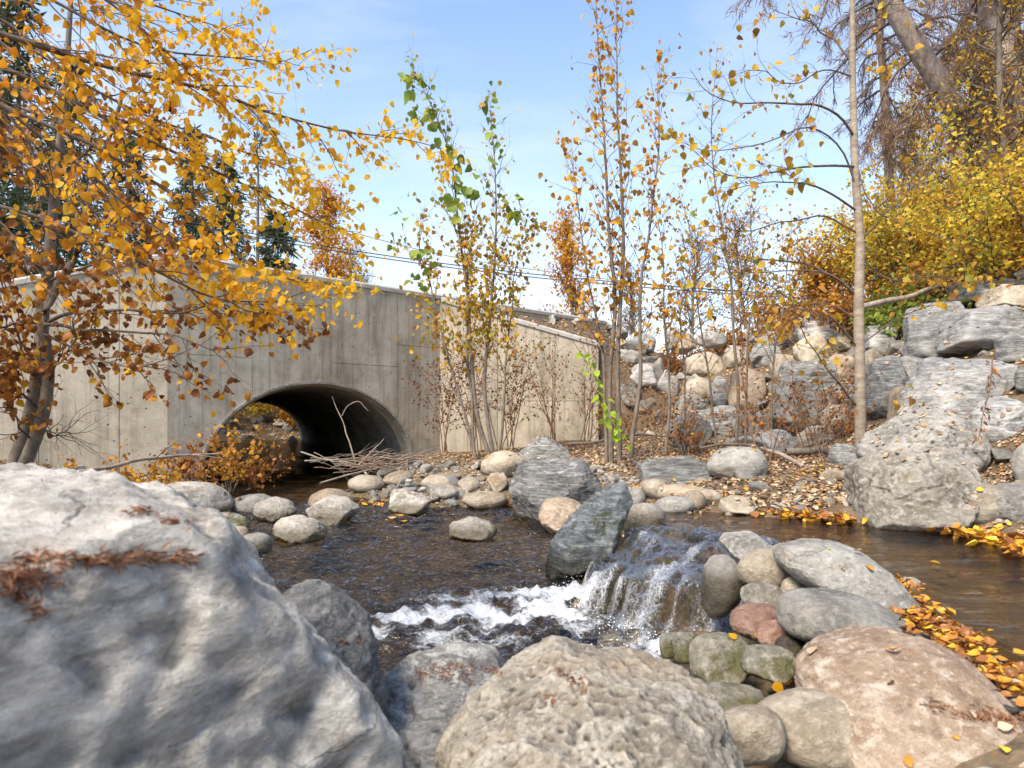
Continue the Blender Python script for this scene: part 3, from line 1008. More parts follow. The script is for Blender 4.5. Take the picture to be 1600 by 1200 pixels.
def block_pts(outline, D, th, seed, lean=0.0):
    """corner points of a broken block: few corners, faces set at uneven depths"""
    r = random.Random(seed)
    b0, b1 = min(q[1] for q in outline), max(q[1] for q in outline)
    o = np.array([P(a, b, D + lean * ((b1 - b) / max(b1 - b0, .01) - .5)) for a, b in outline]); c = o.mean(0)
    top_, bot = o[:, 2].max(), o[:, 2].min(); hh = max(top_ - bot, .01)
    sh_ = np.array([r.uniform(-.15, .15) * (o[:, 0].max() - o[:, 0].min()), 0, r.uniform(-.15, .05) * hh])
    pts = []
    for i, q in enumerate(o):
        k = (q[2] - bot) / hh; yy = lean * (k - .5)
        dd = r.uniform(-.15, .15) * th
        pts.append((q[0], q[1] + dd, q[2]))
        a = c + (q - c) * r.uniform(.62, .97) + sh_ * .7
        pts.append((a[0], D - th * r.uniform(.35, .5) + yy, a[2]))
        a = c + (q - c) * r.uniform(.7, .98)
        pts.append((a[0], D + th * r.uniform(.35, .5) + yy, a[2]))
    return pts


def outline_pts(outline, D, th, back=.62, front=.62, lean=0.0, bevel=0.5):
    """corner points of a stone from its outline at distance D: real size, real depth"""
    b0, b1 = min(q[1] for q in outline), max(q[1] for q in outline)
    o = np.array([P(a, b, D + lean * ((b1 - b) / max(b1 - b0, .01) - .5)) for a, b in outline])
    c = o.mean(0)
    pts = []
    top_, bot = o[:, 2].max(), o[:, 2].min()
    hh = max(top_ - bot, .01)
    for q in o:
        k = (q[2] - bot) / hh                    # upper points lean back, lower forward
        pts.append((q[0], q[1] + th * .12, q[2]))
        pts.append((q[0], q[1] - th * .12, q[2]))
    for q in o:
        k = (q[2] - bot) / hh
        yy = lean * (k - .5)
        a = c + (q - c) * front; pts.append((a[0], D - th * .5 + yy, a[2]))
        a = c + (q - c) * back; pts.append((a[0], D + th * .5 + yy, a[2]))
    return pts


def bbox_outline(x0, y0, x1, y1, seed, n=9, sq=2.6):
    r = random.Random(seed)
    cx, cy, w, h = (x0 + x1) / 2, (y0 + y1) / 2, (x1 - x0) / 2, (y1 - y0) / 2
    res = []
    for i in range(n):
        a = 2 * math.pi * (i + r.uniform(-.32, .32)) / n
        ca_, sa_ = math.cos(a), math.sin(a)
        k = (abs(ca_) ** sq + abs(sa_) ** sq) ** (-1 / sq)
        k *= r.uniform(.88, 1.0)
        res.append((cx + w * k * ca_, cy + h * k * sa_))
    xs = [q[0] for q in res]; ys = [q[1] for q in res]
    return [(x0 + (a - min(xs)) / (max(xs) - min(xs)) * (x1 - x0), y0 + (b - min(ys)) / (max(ys) - min(ys)) * (y1 - y0)) for a, b in res]


def base_D(px, pyb, zb=None, dmin=2.2):
    if zb is not None: return (1 - zb) * 1067 / (pyb - 650)
    h = hit(px, pyb, dmin)
    return h.y if h is not None else 12.0


SEED = [100]
def stone(name, bb, mat, label, kind='ang', zb=None, D=None, th=.8, outline=None, group=None, level=4, sink=.12, **kw):
    """bb = x0,y0,x1,y1 as seen; sits on the ground where its foot is seen"""
    SEED[0] += 1
    sd = SEED[0]
    x0, y0, x1, y1 = bb
    d = D if D is not None else base_D((x0 + x1) / 2, y1, zb)
    w = (x1 - x0) * d / 1067
    t = max(w * th, (y1 - y0) * d / 1067 * .7)
    dc = d + t * .38
    k = d / dc
    # enlarge so the stone seen at the deeper centre keeps its size in view; foot sinks a little
    y1s = y1 + (y1 - y0) * sink
    ol = outline or bbox_outline(x0, y0, x1, y1s, sd, 6 if kind == 'ang' else (5 if kind == 'slab' else 10), 4.0 if kind in ('ang', 'slab') else 2.1)
    prm = dict(p=90, amp=.026, strata=.030, crack=.024, chips=2, edge=9, freq=1.9) if kind == 'ang' else dict(p=5, amp=.045, strata=.0, chips=4, freq=1.0)
    if kind == 'lump': prm = dict(p=24, amp=.040, strata=.014, crack=.04, chips=4, edge=12, freq=2.1)
    if kind == 'slab': prm = dict(p=90, amp=.022, strata=.040, crack=.026, chips=2, edge=8, freq=1.8)
    prm.update(kw)
    lean = .35 * t if kind != 'round' else .1 * t
    if kind in ('ang', 'slab', 'lump'):
        r9 = random.Random(sd)
        prm.setdefault('sdir', (r9.gauss(0, .5), r9.gauss(0, .4), 1))
    return add_rock(name, block_pts(ol, dc, t, sd, lean) if kind in ('ang', 'slab') and outline is None else outline_pts(ol, dc, t, lean=lean), mat, label, group, level, seed=sd, **prm)


# ---- foreground boulders
fg = [P(-160, 738, 1.75), P(0, 742, 1.75), P(120, 748, 1.7), P(220, 772, 1.62), P(310, 822, 1.5), P(370, 868, 1.45), P(440, 935, 1.36), P(520, 1000, 1.26), P(552, 1060, 1.2), P(562, 1150, 1.15), P(560, 1400, 1.12),
      P(-120, 850, .80), P(60, 880, .74), P(200, 900, .78), P(330, 960, .86), P(430, 1060, .90), P(480, 1300, .86), P(-250, 1400, .5), P(200, 1500, .56),
      P(-160, 900, 2.5), P(100, 920, 2.45), P(300, 1000, 2.2), P(430, 1150, 1.9), P(-160, 1200, 2.4), P(400, 1300, 1.9), P(-160, 770, 2.2), P(60, 778, 2.15), P(-400, 1100, .9), P(-400, 760, 1.7)]
add_rock('boulder', fg, 'hero', 'huge pale grey weathered boulder filling the lower left foreground', level=7, p=40, amp=.030, seed=5, crack=.030, strata=.026, sdir=(.5, .4, .7), chips=3, edge=26, freq=3.6)
add_rock('boulder', outline_pts([(430, 925), (470, 912), (500, 930), (548, 985), (577, 1012), (590, 1080), (586, 1160), (560, 1300), (430, 1300)], 1.72, .5, lean=.2), 'blue', 'blue grey jagged rock just behind the huge foreground boulder', level=6, p=36, amp=.03, seed=6, crack=.04, strata=.02, chips=3, edge=14)
add_rock('boulder', outline_pts([(575, 1085), (640, 1045), (720, 1026), (808, 1046), (830, 1100), (790, 1200), (700, 1300), (575, 1300)], 1.95, .55, lean=.4), 'blue', 'low dark grey rock with rust sprigs between the two foreground boulders', level=6, p=36, amp=.03, seed=7, crack=.04, strata=.02, chips=3, edge=14, sdir=(.7, .3, .9))
add_rock('boulder', outline_pts([(690, 1170), (740, 1110), (820, 1045), (900, 999), (950, 992), (1000, 1016), (1062, 1030), (1105, 1072), (1128, 1150), (1140, 1300), (690, 1330)], 1.42, .50, lean=.28), 'lichen', 'rough pitted tan grey boulder at the bottom centre of the foreground', level=7, p=20, amp=.045, seed=8, crack=.035, chips=2, edge=16, freq=2.9)
# ---- pile of stones between the two pools
add_rock('flat_stone', outline_pts([(1210, 853), (1262, 846), (1312, 850), (1352, 872), (1385, 912), (1409, 946), (1396, 958), (1330, 938), (1262, 916), (1222, 884)], 2.62, .34, lean=.16, front=.75, back=.7), 'grey', 'long flat grey stone on top of the pile beside the upper pool', level=6, p=9, amp=.03, seed=21, chips=4, freq=1.2, strata=.02)
add_rock('river_stone', outline_pts([(1220, 962), (1232, 930), (1290, 919), (1350, 930), (1395, 955), (1416, 985), (1400, 998), (1330, 1004), (1250, 998), (1222, 984)], 2.28, .30, lean=.05), 'grey', 'large smooth oval grey stone below the long flat stone', level=6, p=5, amp=.035, seed=22, chips=3, freq=1.1)
add_rock('boulder', outline_pts([(1268, 1068), (1300, 1030), (1352, 1004), (1405, 988), (1455, 1002), (1520, 1058), (1568, 1112), (1552, 1160), (1400, 1220), (1290, 1180)], 1.75, .42, lean=.22), 'pinkish', 'large flat brown speckled stone in the lower right foreground', level=6, p=10, amp=.04, seed=23, chips=5, freq=1.3)
PILE = [
 ('river_stone', (1328, 984, 1490, 1040), 'grey', 'pale grey stone wedged behind the brown speckled stone', 'round', 2.15),
 ('river_stone', (1185, 1080, 1390, 1190), 'tan', 'smooth pale stone at the bottom edge right of the pitted boulder', 'round', 1.62),
 ('river_stone', (1108, 1102, 1228, 1180), 'tan', 'half hidden pale stone at the bottom edge touching the pitted boulder', 'round', 1.58),
 ('river_stone', (1155, 858, 1247, 923), 'tan', 'rounded tan stone tucked under the left end of the long flat stone', 'round', 2.78),
 ('river_stone', (1127, 833, 1206, 872), 'grey', 'angular grey stone at the head of the cascade', 'ang', 3.25),
 ('river_stone', (1098, 868, 1160, 957), 'wetup', 'upright dark wet stone at the right side of the cascade', 'round', 2.85),
 ('river_stone', (1156, 909, 1225, 950), 'lichen', 'small rough grey stone in the middle of the pile', 'lump', 2.62),
 ('river_stone', (1221, 901, 1266, 934), 'tan', 'small tan stone wedged under the long flat stone', 'round', 2.62),
 ('river_stone', (1143, 944, 1227, 993), 'red', 'wet reddish brown stone left of the oval stone', 'lump', 2.48),
 ('river_stone', (1183, 968, 1236, 1008), 'red', 'small purplish wet stone below the reddish brown stone', 'lump', 2.36),
 ('river_stone', (1206, 996, 1266, 1032), 'wet', 'wet brown pebble under the oval stone', 'round', 2.22),
 ('river_stone', (1268, 1000, 1306, 1030), 'wet', 'little dark angular stone in the gap under the oval stone', 'ang', 2.2),
 ('mossy_rock', (1078, 988, 1178, 1068), 'moss', 'rough mossy stone in the trickle below the cascade', 'lump', 2.35),
 ('river_stone', (1030, 989, 1060, 1024), 'moss', 'small brown stone at the right foot of the cascade', 'ang', 2.62),
 ('river_stone', (1052, 989, 1090, 1030), 'moss', 'pointed reddish stone next to the rough mossy stone', 'ang', 2.5),
 ('mossy_rock', (1090, 1070, 1200, 1130), 'moss', 'flat mossy stone just behind the pitted foreground boulder', 'lump', 1.95),
 ('river_stone', (1290, 1005, 1400, 1070), 'wet', 'dark wet stone in shadow behind the brown speckled stone', 'lump', 2.12),
 ('river_stone', (1160, 1010, 1240, 1060), 'moss', 'wet mossy stone lying in the trickle among yellow leaves', 'lump', 2.15),
 ('river_stone', (1395, 900, 1440, 935), 'tan', 'small stone beside the right tip of the long flat stone', 'round', 2.85),
]
for nm, bb, mt, lb, kd, dd in PILE:
    stone(nm, bb, mt, lb, kd, D=dd, th=.75, level=5 if bb[2] - bb[0] > 70 else 4)
# ---- stones in and round the lower pool
stone('boulder', (853, 757, 984, 896), 'wetblue', 'dark blue grey pointed rock leaning at the left of the cascade', 'slab', D=4.15, th=.8, level=6,
      outline=[(853, 893), (866, 845), (900, 800), (945, 760), (972, 755), (984, 790), (968, 835), (950, 872), (915, 903), (870, 910)], amp=.04, sdir=(.8, .1, 1), strata=.03)
stone('boulder', (790, 716, 937, 812), 'blue', 'big flat topped blue grey block on the far side of the pool', 'slab', D=6.6, th=.85, level=6,
      outline=[(790, 740), (822, 720), (890, 716), (912, 722), (937, 765), (925, 790), (900, 806), (862, 822), (800, 812), (789, 780)], strata=.015, p=34, chips=6)
WATERSIDE = [
 ('boulder', (841, 778, 918, 832), 'brown', 'brown lumpy rock in front of the big blue grey block', 'lump', 0, .9),
 ('boulder', (752, 705, 824, 745), 'tan', 'smooth rounded tan boulder at the foot of the saplings', 'round', None, .8),
 ('boulder', (811, 681, 892, 722), 'blue', 'grey angular rock against the right wing wall', 'ang', None, .8),
 ('river_stone', (977, 762, 1011, 794), 'grey', 'round grey cobble right of the dark pointed rock', 'round', None, .9),
 ('river_stone', (1003, 749, 1047, 781), 'tan', 'rounded tan cobble behind the round grey cobble', 'round', None, .9),
 ('river_stone', (1030, 755, 1104, 785), 'tan', 'long low pale cobble near the leaf covered flat', 'round', None, .8),
 ('river_stone', (1025, 774, 1086, 803), 'grey', 'pale flat cobble at the edge of the inflow', 'round', None, .8),
 ('river_stone', (1072, 764, 1128, 788), 'tan', 'flat tan cobble half buried in fallen leaves', 'round', None, .8),
 ('river_stone', (1120, 775, 1180, 803), 'tan', 'low tan rock with rust leaves beside the upper pool', 'lump', None, .8),
 ('river_stone', (974, 785, 1042, 856), 'wetup', 'round brown wet boulder where the inflow splits', 'round', .10, .9),
 ('river_stone', (1019, 818, 1098, 864), 'wetup', 'low wet tan rock in the middle of the inflow', 'lump', .18, .8),
 ('boulder', (236, 752, 358, 808), 'wetlow', 'grey boulder with a thin twig across it left of the riffle', 'round', 0, .8),
 ('river_stone', (362, 771, 430, 803), 'grey', 'dark grey stone right of the twig boulder', 'round', -.02, .8),
 ('river_stone', (397, 777, 462, 815), 'wetlow', 'purplish brown blocky stone in the riffle', 'lump', 0, .8),
 ('river_stone', (428, 806, 512, 845), 'wetlow', 'low streaked stone awash in the riffle', 'lump', 0, .8),
 ('river_stone', (489, 775, 562, 820), 'wetlow', 'pale angular stone standing in the riffle', 'ang', 0, .9),
 ('river_stone', (483, 762, 552, 796), 'brown', 'rounded brown stone behind the pale angular stone', 'round', 0, .9),
 ('river_stone', (700, 808, 775, 844), 'wetlow', 'lone pale stone standing in the lower pool', 'lump', 0, .8),
 ('river_stone', (368, 833, 427, 868), 'wetlow', 'round stone behind the huge foreground boulder', 'round', 0, .9),
 ('river_stone', (345, 822, 387, 850), 'brown', 'little brown stone next to the round stone', 'round', 0, .9),
 ('mossy_rock', (318, 800, 388, 835), 'moss', 'mossy green rock at the left edge of the pool', 'lump', 0, .9),
 ('boulder', (55, 728, 132, 768), 'blue', 'dark blue rock glimpsed over the huge foreground boulder', 'slab', .25, .8),
 ('boulder', (-40, 738, 62, 778), 'hero', 'pale rock at the left edge above the huge foreground boulder', 'lump', .25, .8),
 ('river_stone', (300, 800, 345, 822), 'grey', 'small stone in the leaves below the twig boulder', 'round', 0, .9),
 ('river_stone', (545, 742, 600, 768), 'tan', 'tan cobble at the left end of the cobble bar', 'round', None, .9),
 ('river_stone', (598, 735, 650, 760), 'brown', 'brown cobble below the heap of sticks', 'round', None, .9),
 ('river_stone', (672, 757, 718, 780), 'wetlow', 'rounded cobble just right of the stacked stones', 'round', None, .9),
 ('river_stone', (660, 742, 705, 764), 'tan', 'pale tan cobble behind the stacked stones', 'round', None, .9),
 ('river_stone', (715, 745, 752, 768), 'tan', 'upright tan cobble left of the big blue grey block', 'lump', None, .9),
 ('boulder', (760, 738, 795, 768), 'brown', 'orange brown rock touching the big blue grey block', 'ang', None, .9),
 ('river_stone', (725, 768, 792, 793), 'tan', 'flat tan cobble at the waterline left of the big blue grey block', 'round', .02, .8),
 ('boulder', (1107, 698, 1207, 748), 'grey', 'large smooth grey boulder on the leaf covered flat', 'round', None, .7),
 ('boulder', (997, 713, 1126, 764), 'blue', 'long low dark grey rock left of the large smooth boulder', 'slab', None, .6),
 ('boulder', (1354, 636, 1534, 750), 'grey', 'huge rounded pale grey boulder at the foot of the stone bank', 'lump', None, .7),
 ('boulder', (1320, 706, 1530, 824), 'lichen', 'big brown grey boulder overhanging the upper pool', 'lump', .31, .75),
 ('boulder', (1495, 756, 1575, 817), 'tan', 'tan rock at the water right of the overhanging boulder', 'round', None, .8),
 ('boulder', (1546, 756, 1625, 812), 'grey', 'grey cracked rock at the right edge of the far shore', 'lump', None, .8),
]
for nm, bb, mt, lb, kd, zb, th in WATERSIDE:
    w_ = bb[2] - bb[0]
    stone(nm, bb, mt, lb, kd, zb=zb, th=th, level=6 if w_ > 150 else (5 if w_ > 60 else 4))
# cairn
stone('boulder', (609, 762, 676, 803), 'wetlow', 'square grey block in the water carrying a small stack of stones', 'slab', zb=0, th=.8, level=5)
cb = base_D(640, 803, 0) + .18
for i, (cxp, cyp, w, h, lb) in enumerate([(640, 764, 24, 8, 'flat bottom stone of the little stack on the square block'), (640, 757, 15, 7, 'second stone of the little stack on the square block'),
                                          (640, 751, 12, 6, 'third stone of the little stack on the square block'), (641, 746, 8, 5, 'tiny top stone of the little stack on the square block'), (661, 764, 11, 6, 'small flat stone lying right of the little stack')]):
    add_rock('stacked_stone', outline_pts(bbox_outline(cxp - w / 2, cyp - h / 2 - .5, cxp + w / 2, cyp + h / 2 + .5, 300 + i, 8, 2.2), cb, w * cb / 1067 * .9), 'wetblue' if i % 2 else 'grey', lb, 'little stack of stones on the square block', 3, 'stone', surf=False, seed=300 + i, p=7, amp=.03, chips=3)

# ---- riprap on the right bank, as seen
RIP = [
 ((1502, 436, 1612, 476), 'blue', 'slab', 'flat blue grey slab at the top right of the stone bank'),
 ((1539, 448, 1625, 482), 'tan', 'slab', 'tan edged slab just under the flat blue grey slab'),
 ((1480, 482, 1604, 548), 'white', 'slab', 'big white layered rock high on the right of the bank'),
 ((1416, 472, 1520, 558), 'white', 'ang', 'big white grey rock left of the white layered rock'),
 ((1354, 503, 1406, 548), 'white', 'slab', 'white striped rock right of the slender tree trunk'),
 ((1242, 490, 1325, 537), 'white', 'lump', 'pale rounded rock high on the bank left of the slender trunk'),
 ((1242, 523, 1295, 574), 'tan', 'lump', 'tan square rock left of the slender trunk'),
 ((1210, 564, 1312, 628), 'blue', 'slab', 'blue grey striped rock in the middle of the bank'),
 ((1200, 614, 1312, 676), 'grey', 'ang', 'flat topped grey rock below the blue grey striped rock'),
 ((1356, 556, 1422, 652), 'blue', 'slab', 'steep dark striped rock right behind the slender trunk'),
 ((1387, 558, 1467, 618), 'grey', 'lump', 'rounded grey rock resting on the steep dark striped rock'),
 ((1416, 560, 1588, 648), 'white', 'slab', 'very large striped grey rock on the right of the bank'),
 ((1440, 632, 1512, 682), 'blue', 'slab', 'dark wedge shaped rock above the huge rounded boulder'),
 ((1520, 618, 1612, 684), 'white', 'lump', 'white speckled rock at the right edge of the bank'),
 ((1586, 690, 1640, 753), 'grey', 'lump', 'grey rock cut by the right edge low on the bank'),
 ((1068, 551, 1130, 588), 'tan', 'lump', 'tan grey rock near the top left of the bank'),
 ((1066, 590, 1120, 626), 'tan', 'round', 'rounded pale tan rock on the left of the bank'),
 ((1173, 537, 1217, 571), 'blue', 'ang', 'small bluish rock high on the middle of the bank'),
 ((1204, 554, 1244, 590), 'tan', 'ang', 'pale angular rock above the blue grey striped rock'),
 ((1184, 517, 1221, 540), 'white', 'ang', 'small whitish rock near the crest of the bank'),
 ((1050, 612, 1106, 658), 'grey', 'ang', 'grey angular rock behind the orange leaved saplings'),
 ((1082, 633, 1173, 673), 'blue', 'slab', 'flat dark ledge of rock covered with leaves on the bank'),
 ((1107, 588, 1146, 633), 'blue', 'ang', 'dark tilted rock in the left half of the bank'),
 ((1138, 574, 1198, 636), 'brown', 'lump', 'brown rock behind the rusty hanging frond'),
 ((1038, 652, 1113, 698), 'grey', 'ang', 'pale grey rock at the toe of the bank by the saplings'),
 ((1170, 645, 1214, 690), 'grey', 'ang', 'grey rock standing on edge at the toe of the bank'),
 ((1180, 672, 1248, 708), 'white', 'ang', 'whitish pointed rock half buried at the toe of the bank'),
 ((1284, 632, 1340, 674), 'tan', 'lump', 'tan rock just left of the slender trunk'),
 ((1292, 554, 1340, 592), 'brown', 'lump', 'brown rock with moss left of the slender trunk'),
 ((1305, 520, 1334, 544), 'brown', 'lump', 'small brown rock high beside the slender trunk'),
 ((1350, 544, 1376, 574), 'tan', 'lump', 'small tan rock right beside the slender trunk'),
 ((1562, 520, 1618, 562), 'blue', 'slab', 'dark blue grey rock at the right edge below the white layered rock'),
 ((1589, 568, 1632, 612), 'blue', 'lump', 'dark rounded rock at the right edge of the bank'),
 ((1320, 598, 1358, 640), 'blue', 'ang', 'bluish rock seen on both sides of the slender trunk'),
 ((1296, 693, 1342, 726), 'blue', 'lump', 'small dark wet looking rock at the foot of the slender trunk'),
 ((1046, 518, 1088, 548), 'brown', 'lump', 'brown rock on the crest at the left of the bank'),
 ((1090, 516, 1136, 540), 'grey', 'lump', 'grey rock on the crest at the left of the bank'),
 ((976, 566, 1024, 598), 'white', 'ang', 'pale rock right beside the end of the wing wall'),
 ((1026, 578, 1062, 615), 'white', 'ang', 'small white rock between the sapling stems'),
 ((965, 588, 1005, 629), 'grey', 'ang', 'grey rock low beside the end of the wing wall'),
 ((989, 612, 1032, 642), 'grey', 'slab', 'flat grey rock behind the sapling stems'),
 ((982, 520, 1024, 549), 'white', 'ang', 'pale rock on the crest behind the wing wall'),
 ((1042, 512, 1064, 541), 'white', 'ang', 'upright pale rock on the crest behind the saplings'),
 ((1132, 540, 1172, 572), 'tan', 'ang', 'yellowish rock high on the left half of the bank'),
 ((1245, 575, 1290, 600), 'grey', 'lump', 'narrow grey rock above the blue grey striped rock'),
 ((1225, 505, 1250, 530), 'brown', 'lump', 'little brown rock near the crest of the bank'),
 ((1320, 470, 1380, 500), 'grey', 'ang', 'grey rock among dry grass on the crest by the slender trunk'),
 ((1400, 452, 1470, 480), 'tan', 'slab', 'thin tan slab on the crest right of the slender trunk'),
]
for bb, mt, kd, lb in RIP:
    stone('riprap_rock', bb, mt, lb, kd, th=.75, group='quarried rocks of the stone bank', level=5 if bb[2] - bb[0] > 60 else 4, sink=.18)

# ---- smaller rocks and cobbles that fill the gaps, sharing a few shapes
def proto_set(n, kd, level, seed0):
    res = []
    for i in range(n):
        r = random.Random(seed0 + i)
        a, b, c = r.uniform(.8, 1.15), r.uniform(.65, 1.0), r.uniform(.42, .72) if kd == 'round' else r.uniform(.55, .85)
        pts = []
        for j in range(16 if kd == 'round' else 8):
            q = np.array([r.gauss(0, 1), r.gauss(0, 1), r.gauss(0, 1)]); q /= np.linalg.norm(q)
            pts.append(q * (a, b, c))
        prm = dict(p=5, amp=.04, chips=3, freq=1.1) if kd == 'round' else dict(p=90, amp=.028, chips=3, edge=5, strata=.032, crack=.022, freq=1.9)
        c_, v, f = rock_shape(pts, level=level, seed=seed0 + i, **prm)
        res.append(np_mesh('stone', v / np.abs(v).max(), f))
    return res
ROUND = proto_set(7, 'round', 4, 500)
ANG = proto_set(7, 'ang', 4, 520)
VAR = {}
def variant(me, mat):
    k = (me.name, mat)
    if k not in VAR:
        c = me.copy(); c.materials.clear(); c.materials.append(M[mat]); VAR[k] = c
    return VAR[k]
def place_stone(name, x, y, size, kinds, mats, label, cat, group, sink=.25, zref=None, flat=1.0):
    me = rnd.choice(kinds); mt = rnd.choice(mats)
    o = link(name, variant(me, mt))
    z = gz(x, y) if zref is None else zref
    o.scale = (size * rnd.uniform(.85, 1.15), size * rnd.uniform(.8, 1.1), size * rnd.uniform(.8, 1.1) * flat)
    o.rotation_euler = (rnd.uniform(-.35, .35), rnd.uniform(-.35, .35), rnd.uniform(0, 6.28))
    o.location = (x, y, z + size * (.5 - sink) * flat)
    if label == 'GAP':
        tone = {'white': 'whitish', 'grey': 'grey', 'blue': 'bluish grey', 'tan': 'tan', 'brown': 'brown'}[mt]
        u_ = x / y * 1067 + 800
        zone = 'beside the wing wall' if u_ < 1100 else ('behind the thin sapling' if u_ < 1220 else ('left of the slender trunk' if u_ < 1345 else 'right of the slender trunk'))
        hgt = 'high on the bank' if z > 2.2 else ('halfway up the bank' if z > 1.2 else 'low on the bank')
        label = '%s gap filling rock %s %s' % (tone, hgt, zone)
    elif cat == 'cobble':
        tone = {'tan': 'tan', 'grey': 'grey', 'brown': 'brown', 'wetlow': 'greyish wet', 'moss': 'mossy', 'wet': 'dark wet', 'wetup': 'brownish grey', 'blue': 'bluish grey', 'lichen': 'rough'}[mt]
        label = ('large ' if size > .12 else ('small ' if size < .07 else '')) + tone + ' ' + label
    tag(o, label, cat, group)
    return o
# cobble bar
pts = []
def scatter(n, xr, yr, rmin, rmax, accept, tries=9000, pack=.78):
    res = []
    for _ in range(tries):
        if len(res) >= n: break
        x_, y_ = rnd.uniform(*xr), rnd.uniform(*yr)
        s_ = rmin + (rmax - rmin) * rnd.random() ** 2.2
        if not accept(x_, y_): continue
        if any((x_ - a) ** 2 + (y_ - b) ** 2 < ((s_ + c) * pack) ** 2 for a, b, c in pts): continue
        pts.append((x_, y_, s_)); res.append((x_, y_, s_))
    return res
for x_, y_, s_ in scatter(250, (-2.3, 1.1), (6.8, 9.6), .035, .15, lambda a, b: gz(a, b) > -.12 and b < 8.9 + a * -.3, 30000, .62):
    place_stone('cobble', x_, y_, s_, ROUND + ANG[:4], ['tan', 'grey', 'brown', 'blue', 'wetlow', 'lichen'], 'cobble lying on the bar in front of the culvert', 'cobble', 'cobbles of the bar in front of the culvert')
for x_, y_, s_ in scatter(75, (-4.6, -1.5), (4.8, 8.8), .045, .19, lambda a, b: -.22 < gz(a, b) < .12):
    place_stone('cobble', x_, y_, s_, ROUND + ANG[:4], ['wetlow', 'grey', 'blue', 'moss', 'wet'], 'cobble in the shallows of the riffle left of the pool', 'cobble', 'cobbles in the shallows left of the pool')
for x_, y_, s_ in scatter(40, (.8, 3.4), (4.7, 6.6), .04, .13, lambda a, b: gz(a, b) > .27):
    place_stone('cobble', x_, y_, s_, ROUND, ['tan', 'grey', 'brown'], 'cobble among fallen leaves beyond the upper pool', 'cobble', 'cobbles beyond the upper pool')
for x_, y_, s_ in scatter(32, (.7, 1.5), (1.5, 3.2), .025, .075, lambda a, b: True):
    place_stone('cobble', x_, y_, s_, ROUND, ['wet', 'moss', 'tan', 'wetup'], 'cobble in the trickle between the piled stones', 'cobble', 'cobbles in the trickle between the piled stones')
for x_, y_, s_ in scatter(75, (-17, -7.5), (27.8, 36), .15, .55, lambda a, b: gz(a, b) > -.2):
    place_stone('bank_rock', x_, y_, s_, ANG, ['white', 'grey', 'blue'], 'pale rock on the creek bank seen through the culvert', 'rock', 'rocks seen through the culvert')
# gap fillers on the bank
def on_bank(a, b):
    d = float(toe_dist(np.array([a]), np.array([b]))[0])
    return -.1 < d < 5.3 and not (b > 13.35 and a < 1.85)
for x_, y_, s_ in scatter(285, (1.8, 10.5), (4.5, 19), .09, .42, on_bank, 16000):
    place_stone('riprap_rock', x_, y_, s_, ANG, ['white', 'grey', 'blue', 'tan', 'grey', 'brown'], 'GAP', 'riprap rock', 'small rocks filling gaps in the stone bank', sink=.3)
for x_, y_, s_ in scatter(26, (-1.3, 4.2), (13.9, 18), .15, .4, lambda a, b: gz(a, b) > 1.5):
    place_stone('riprap_rock', x_, y_, s_, ANG, ['white', 'grey', 'tan'], 'angular rock on the fill behind the right wing wall', 'riprap rock', 'rocks on the fill behind the right wing wall', sink=.3)
# pebbles of the creek bed, too many to count
def soup(name, base_v, base_f, pos, scale, rot3, mat, kind='stuff', tint=None, smooth=True, parent=None, stretch=None, tv=None):
    """many small copies of one shape baked into one mesh"""
    n = len(pos); k = len(base_v)
    b = base_v[None] * (stretch[:, None, :] if stretch is not None else 1) * scale[:, None, None]
    v = np.einsum('nij,nkj->nki', rot3, b) + pos[:, None, :]
    f = (base_f[None] + (np.arange(n) * k)[:, None, None]).reshape(-1, base_f.shape[1])
    t = np.repeat(tint, k) if tint is not None else None
    o = link(name, np_mesh(name, v.reshape(-1, 3), f, t, smooth), mat, parent)
    if kind: o['kind'] = kind
    return o
def rot_rand(n, tilt=None, rng=RNG):
    a = rng.uniform(0, 2 * np.pi, n)
    if tilt is None:
        q = rng.normal(size=(n, 4)); q /= np.linalg.norm(q, axis=1)[:, None]
    else:
        th = np.abs(rng.normal(0, tilt, n)); ph = rng.uniform(0, 2 * np.pi, n)
        q1 = np.stack([np.cos(a / 2), 0 * a, 0 * a, np.sin(a / 2)], 1)
        q2 = np.stack([np.cos(th / 2), np.cos(ph) * np.sin(th / 2), np.sin(ph) * np.sin(th / 2), 0 * a], 1)
        w0, x0, y0, z0 = q2.T; w1, x1, y1, z1 = q1.T
        q = np.stack([w0*w1-x0*x1-y0*y1-z0*z1, w0*x1+x0*w1+y0*z1-z0*y1, w0*y1-x0*z1+y0*w1+z0*x1, w0*z1+x0*y1-y0*x1+z0*w1], 1)
    w, x, y, z = q.T
    return np.stack([np.stack([1-2*(y*y+z*z), 2*(x*y-z*w), 2*(x*z+y*w)], 1), np.stack([2*(x*y+z*w), 1-2*(x*x+z*z), 2*(y*z-x*w)], 1), np.stack([2*(x*z-y*w), 2*(y*z+x*w), 1-2*(x*x+y*y)], 1)], 1)
pv, pf = ico(2)
n = 3400
px_ = np.concatenate([RNG.uniform(-4, 1.3, n // 2), RNG.uniform(.7, 3.6, n // 4), RNG.uniform(-1.8, 1.4, n - n // 2 - n // 4)])
py_ = np.concatenate([RNG.uniform(3, 9.5, n // 2), RNG.uniform(1.4, 5.2, n // 4), RNG.uniform(6.8, 9.2, n - n // 2 - n // 4)])
pz_ = np.array([gz(a, b) for a, b in zip(px_, py_)])
sc_ = .008 + .032 * RNG.random(n) ** 2.5
soup('pebbles', pv, pf, np.stack([px_, py_, pz_ + sc_ * .2], 1), sc_, rot_rand(n, .4), M['wetlow'], stretch=np.stack([RNG.uniform(.8, 1.3, n), RNG.uniform(.7, 1, n), RNG.uniform(.4, .7, n)], 1))
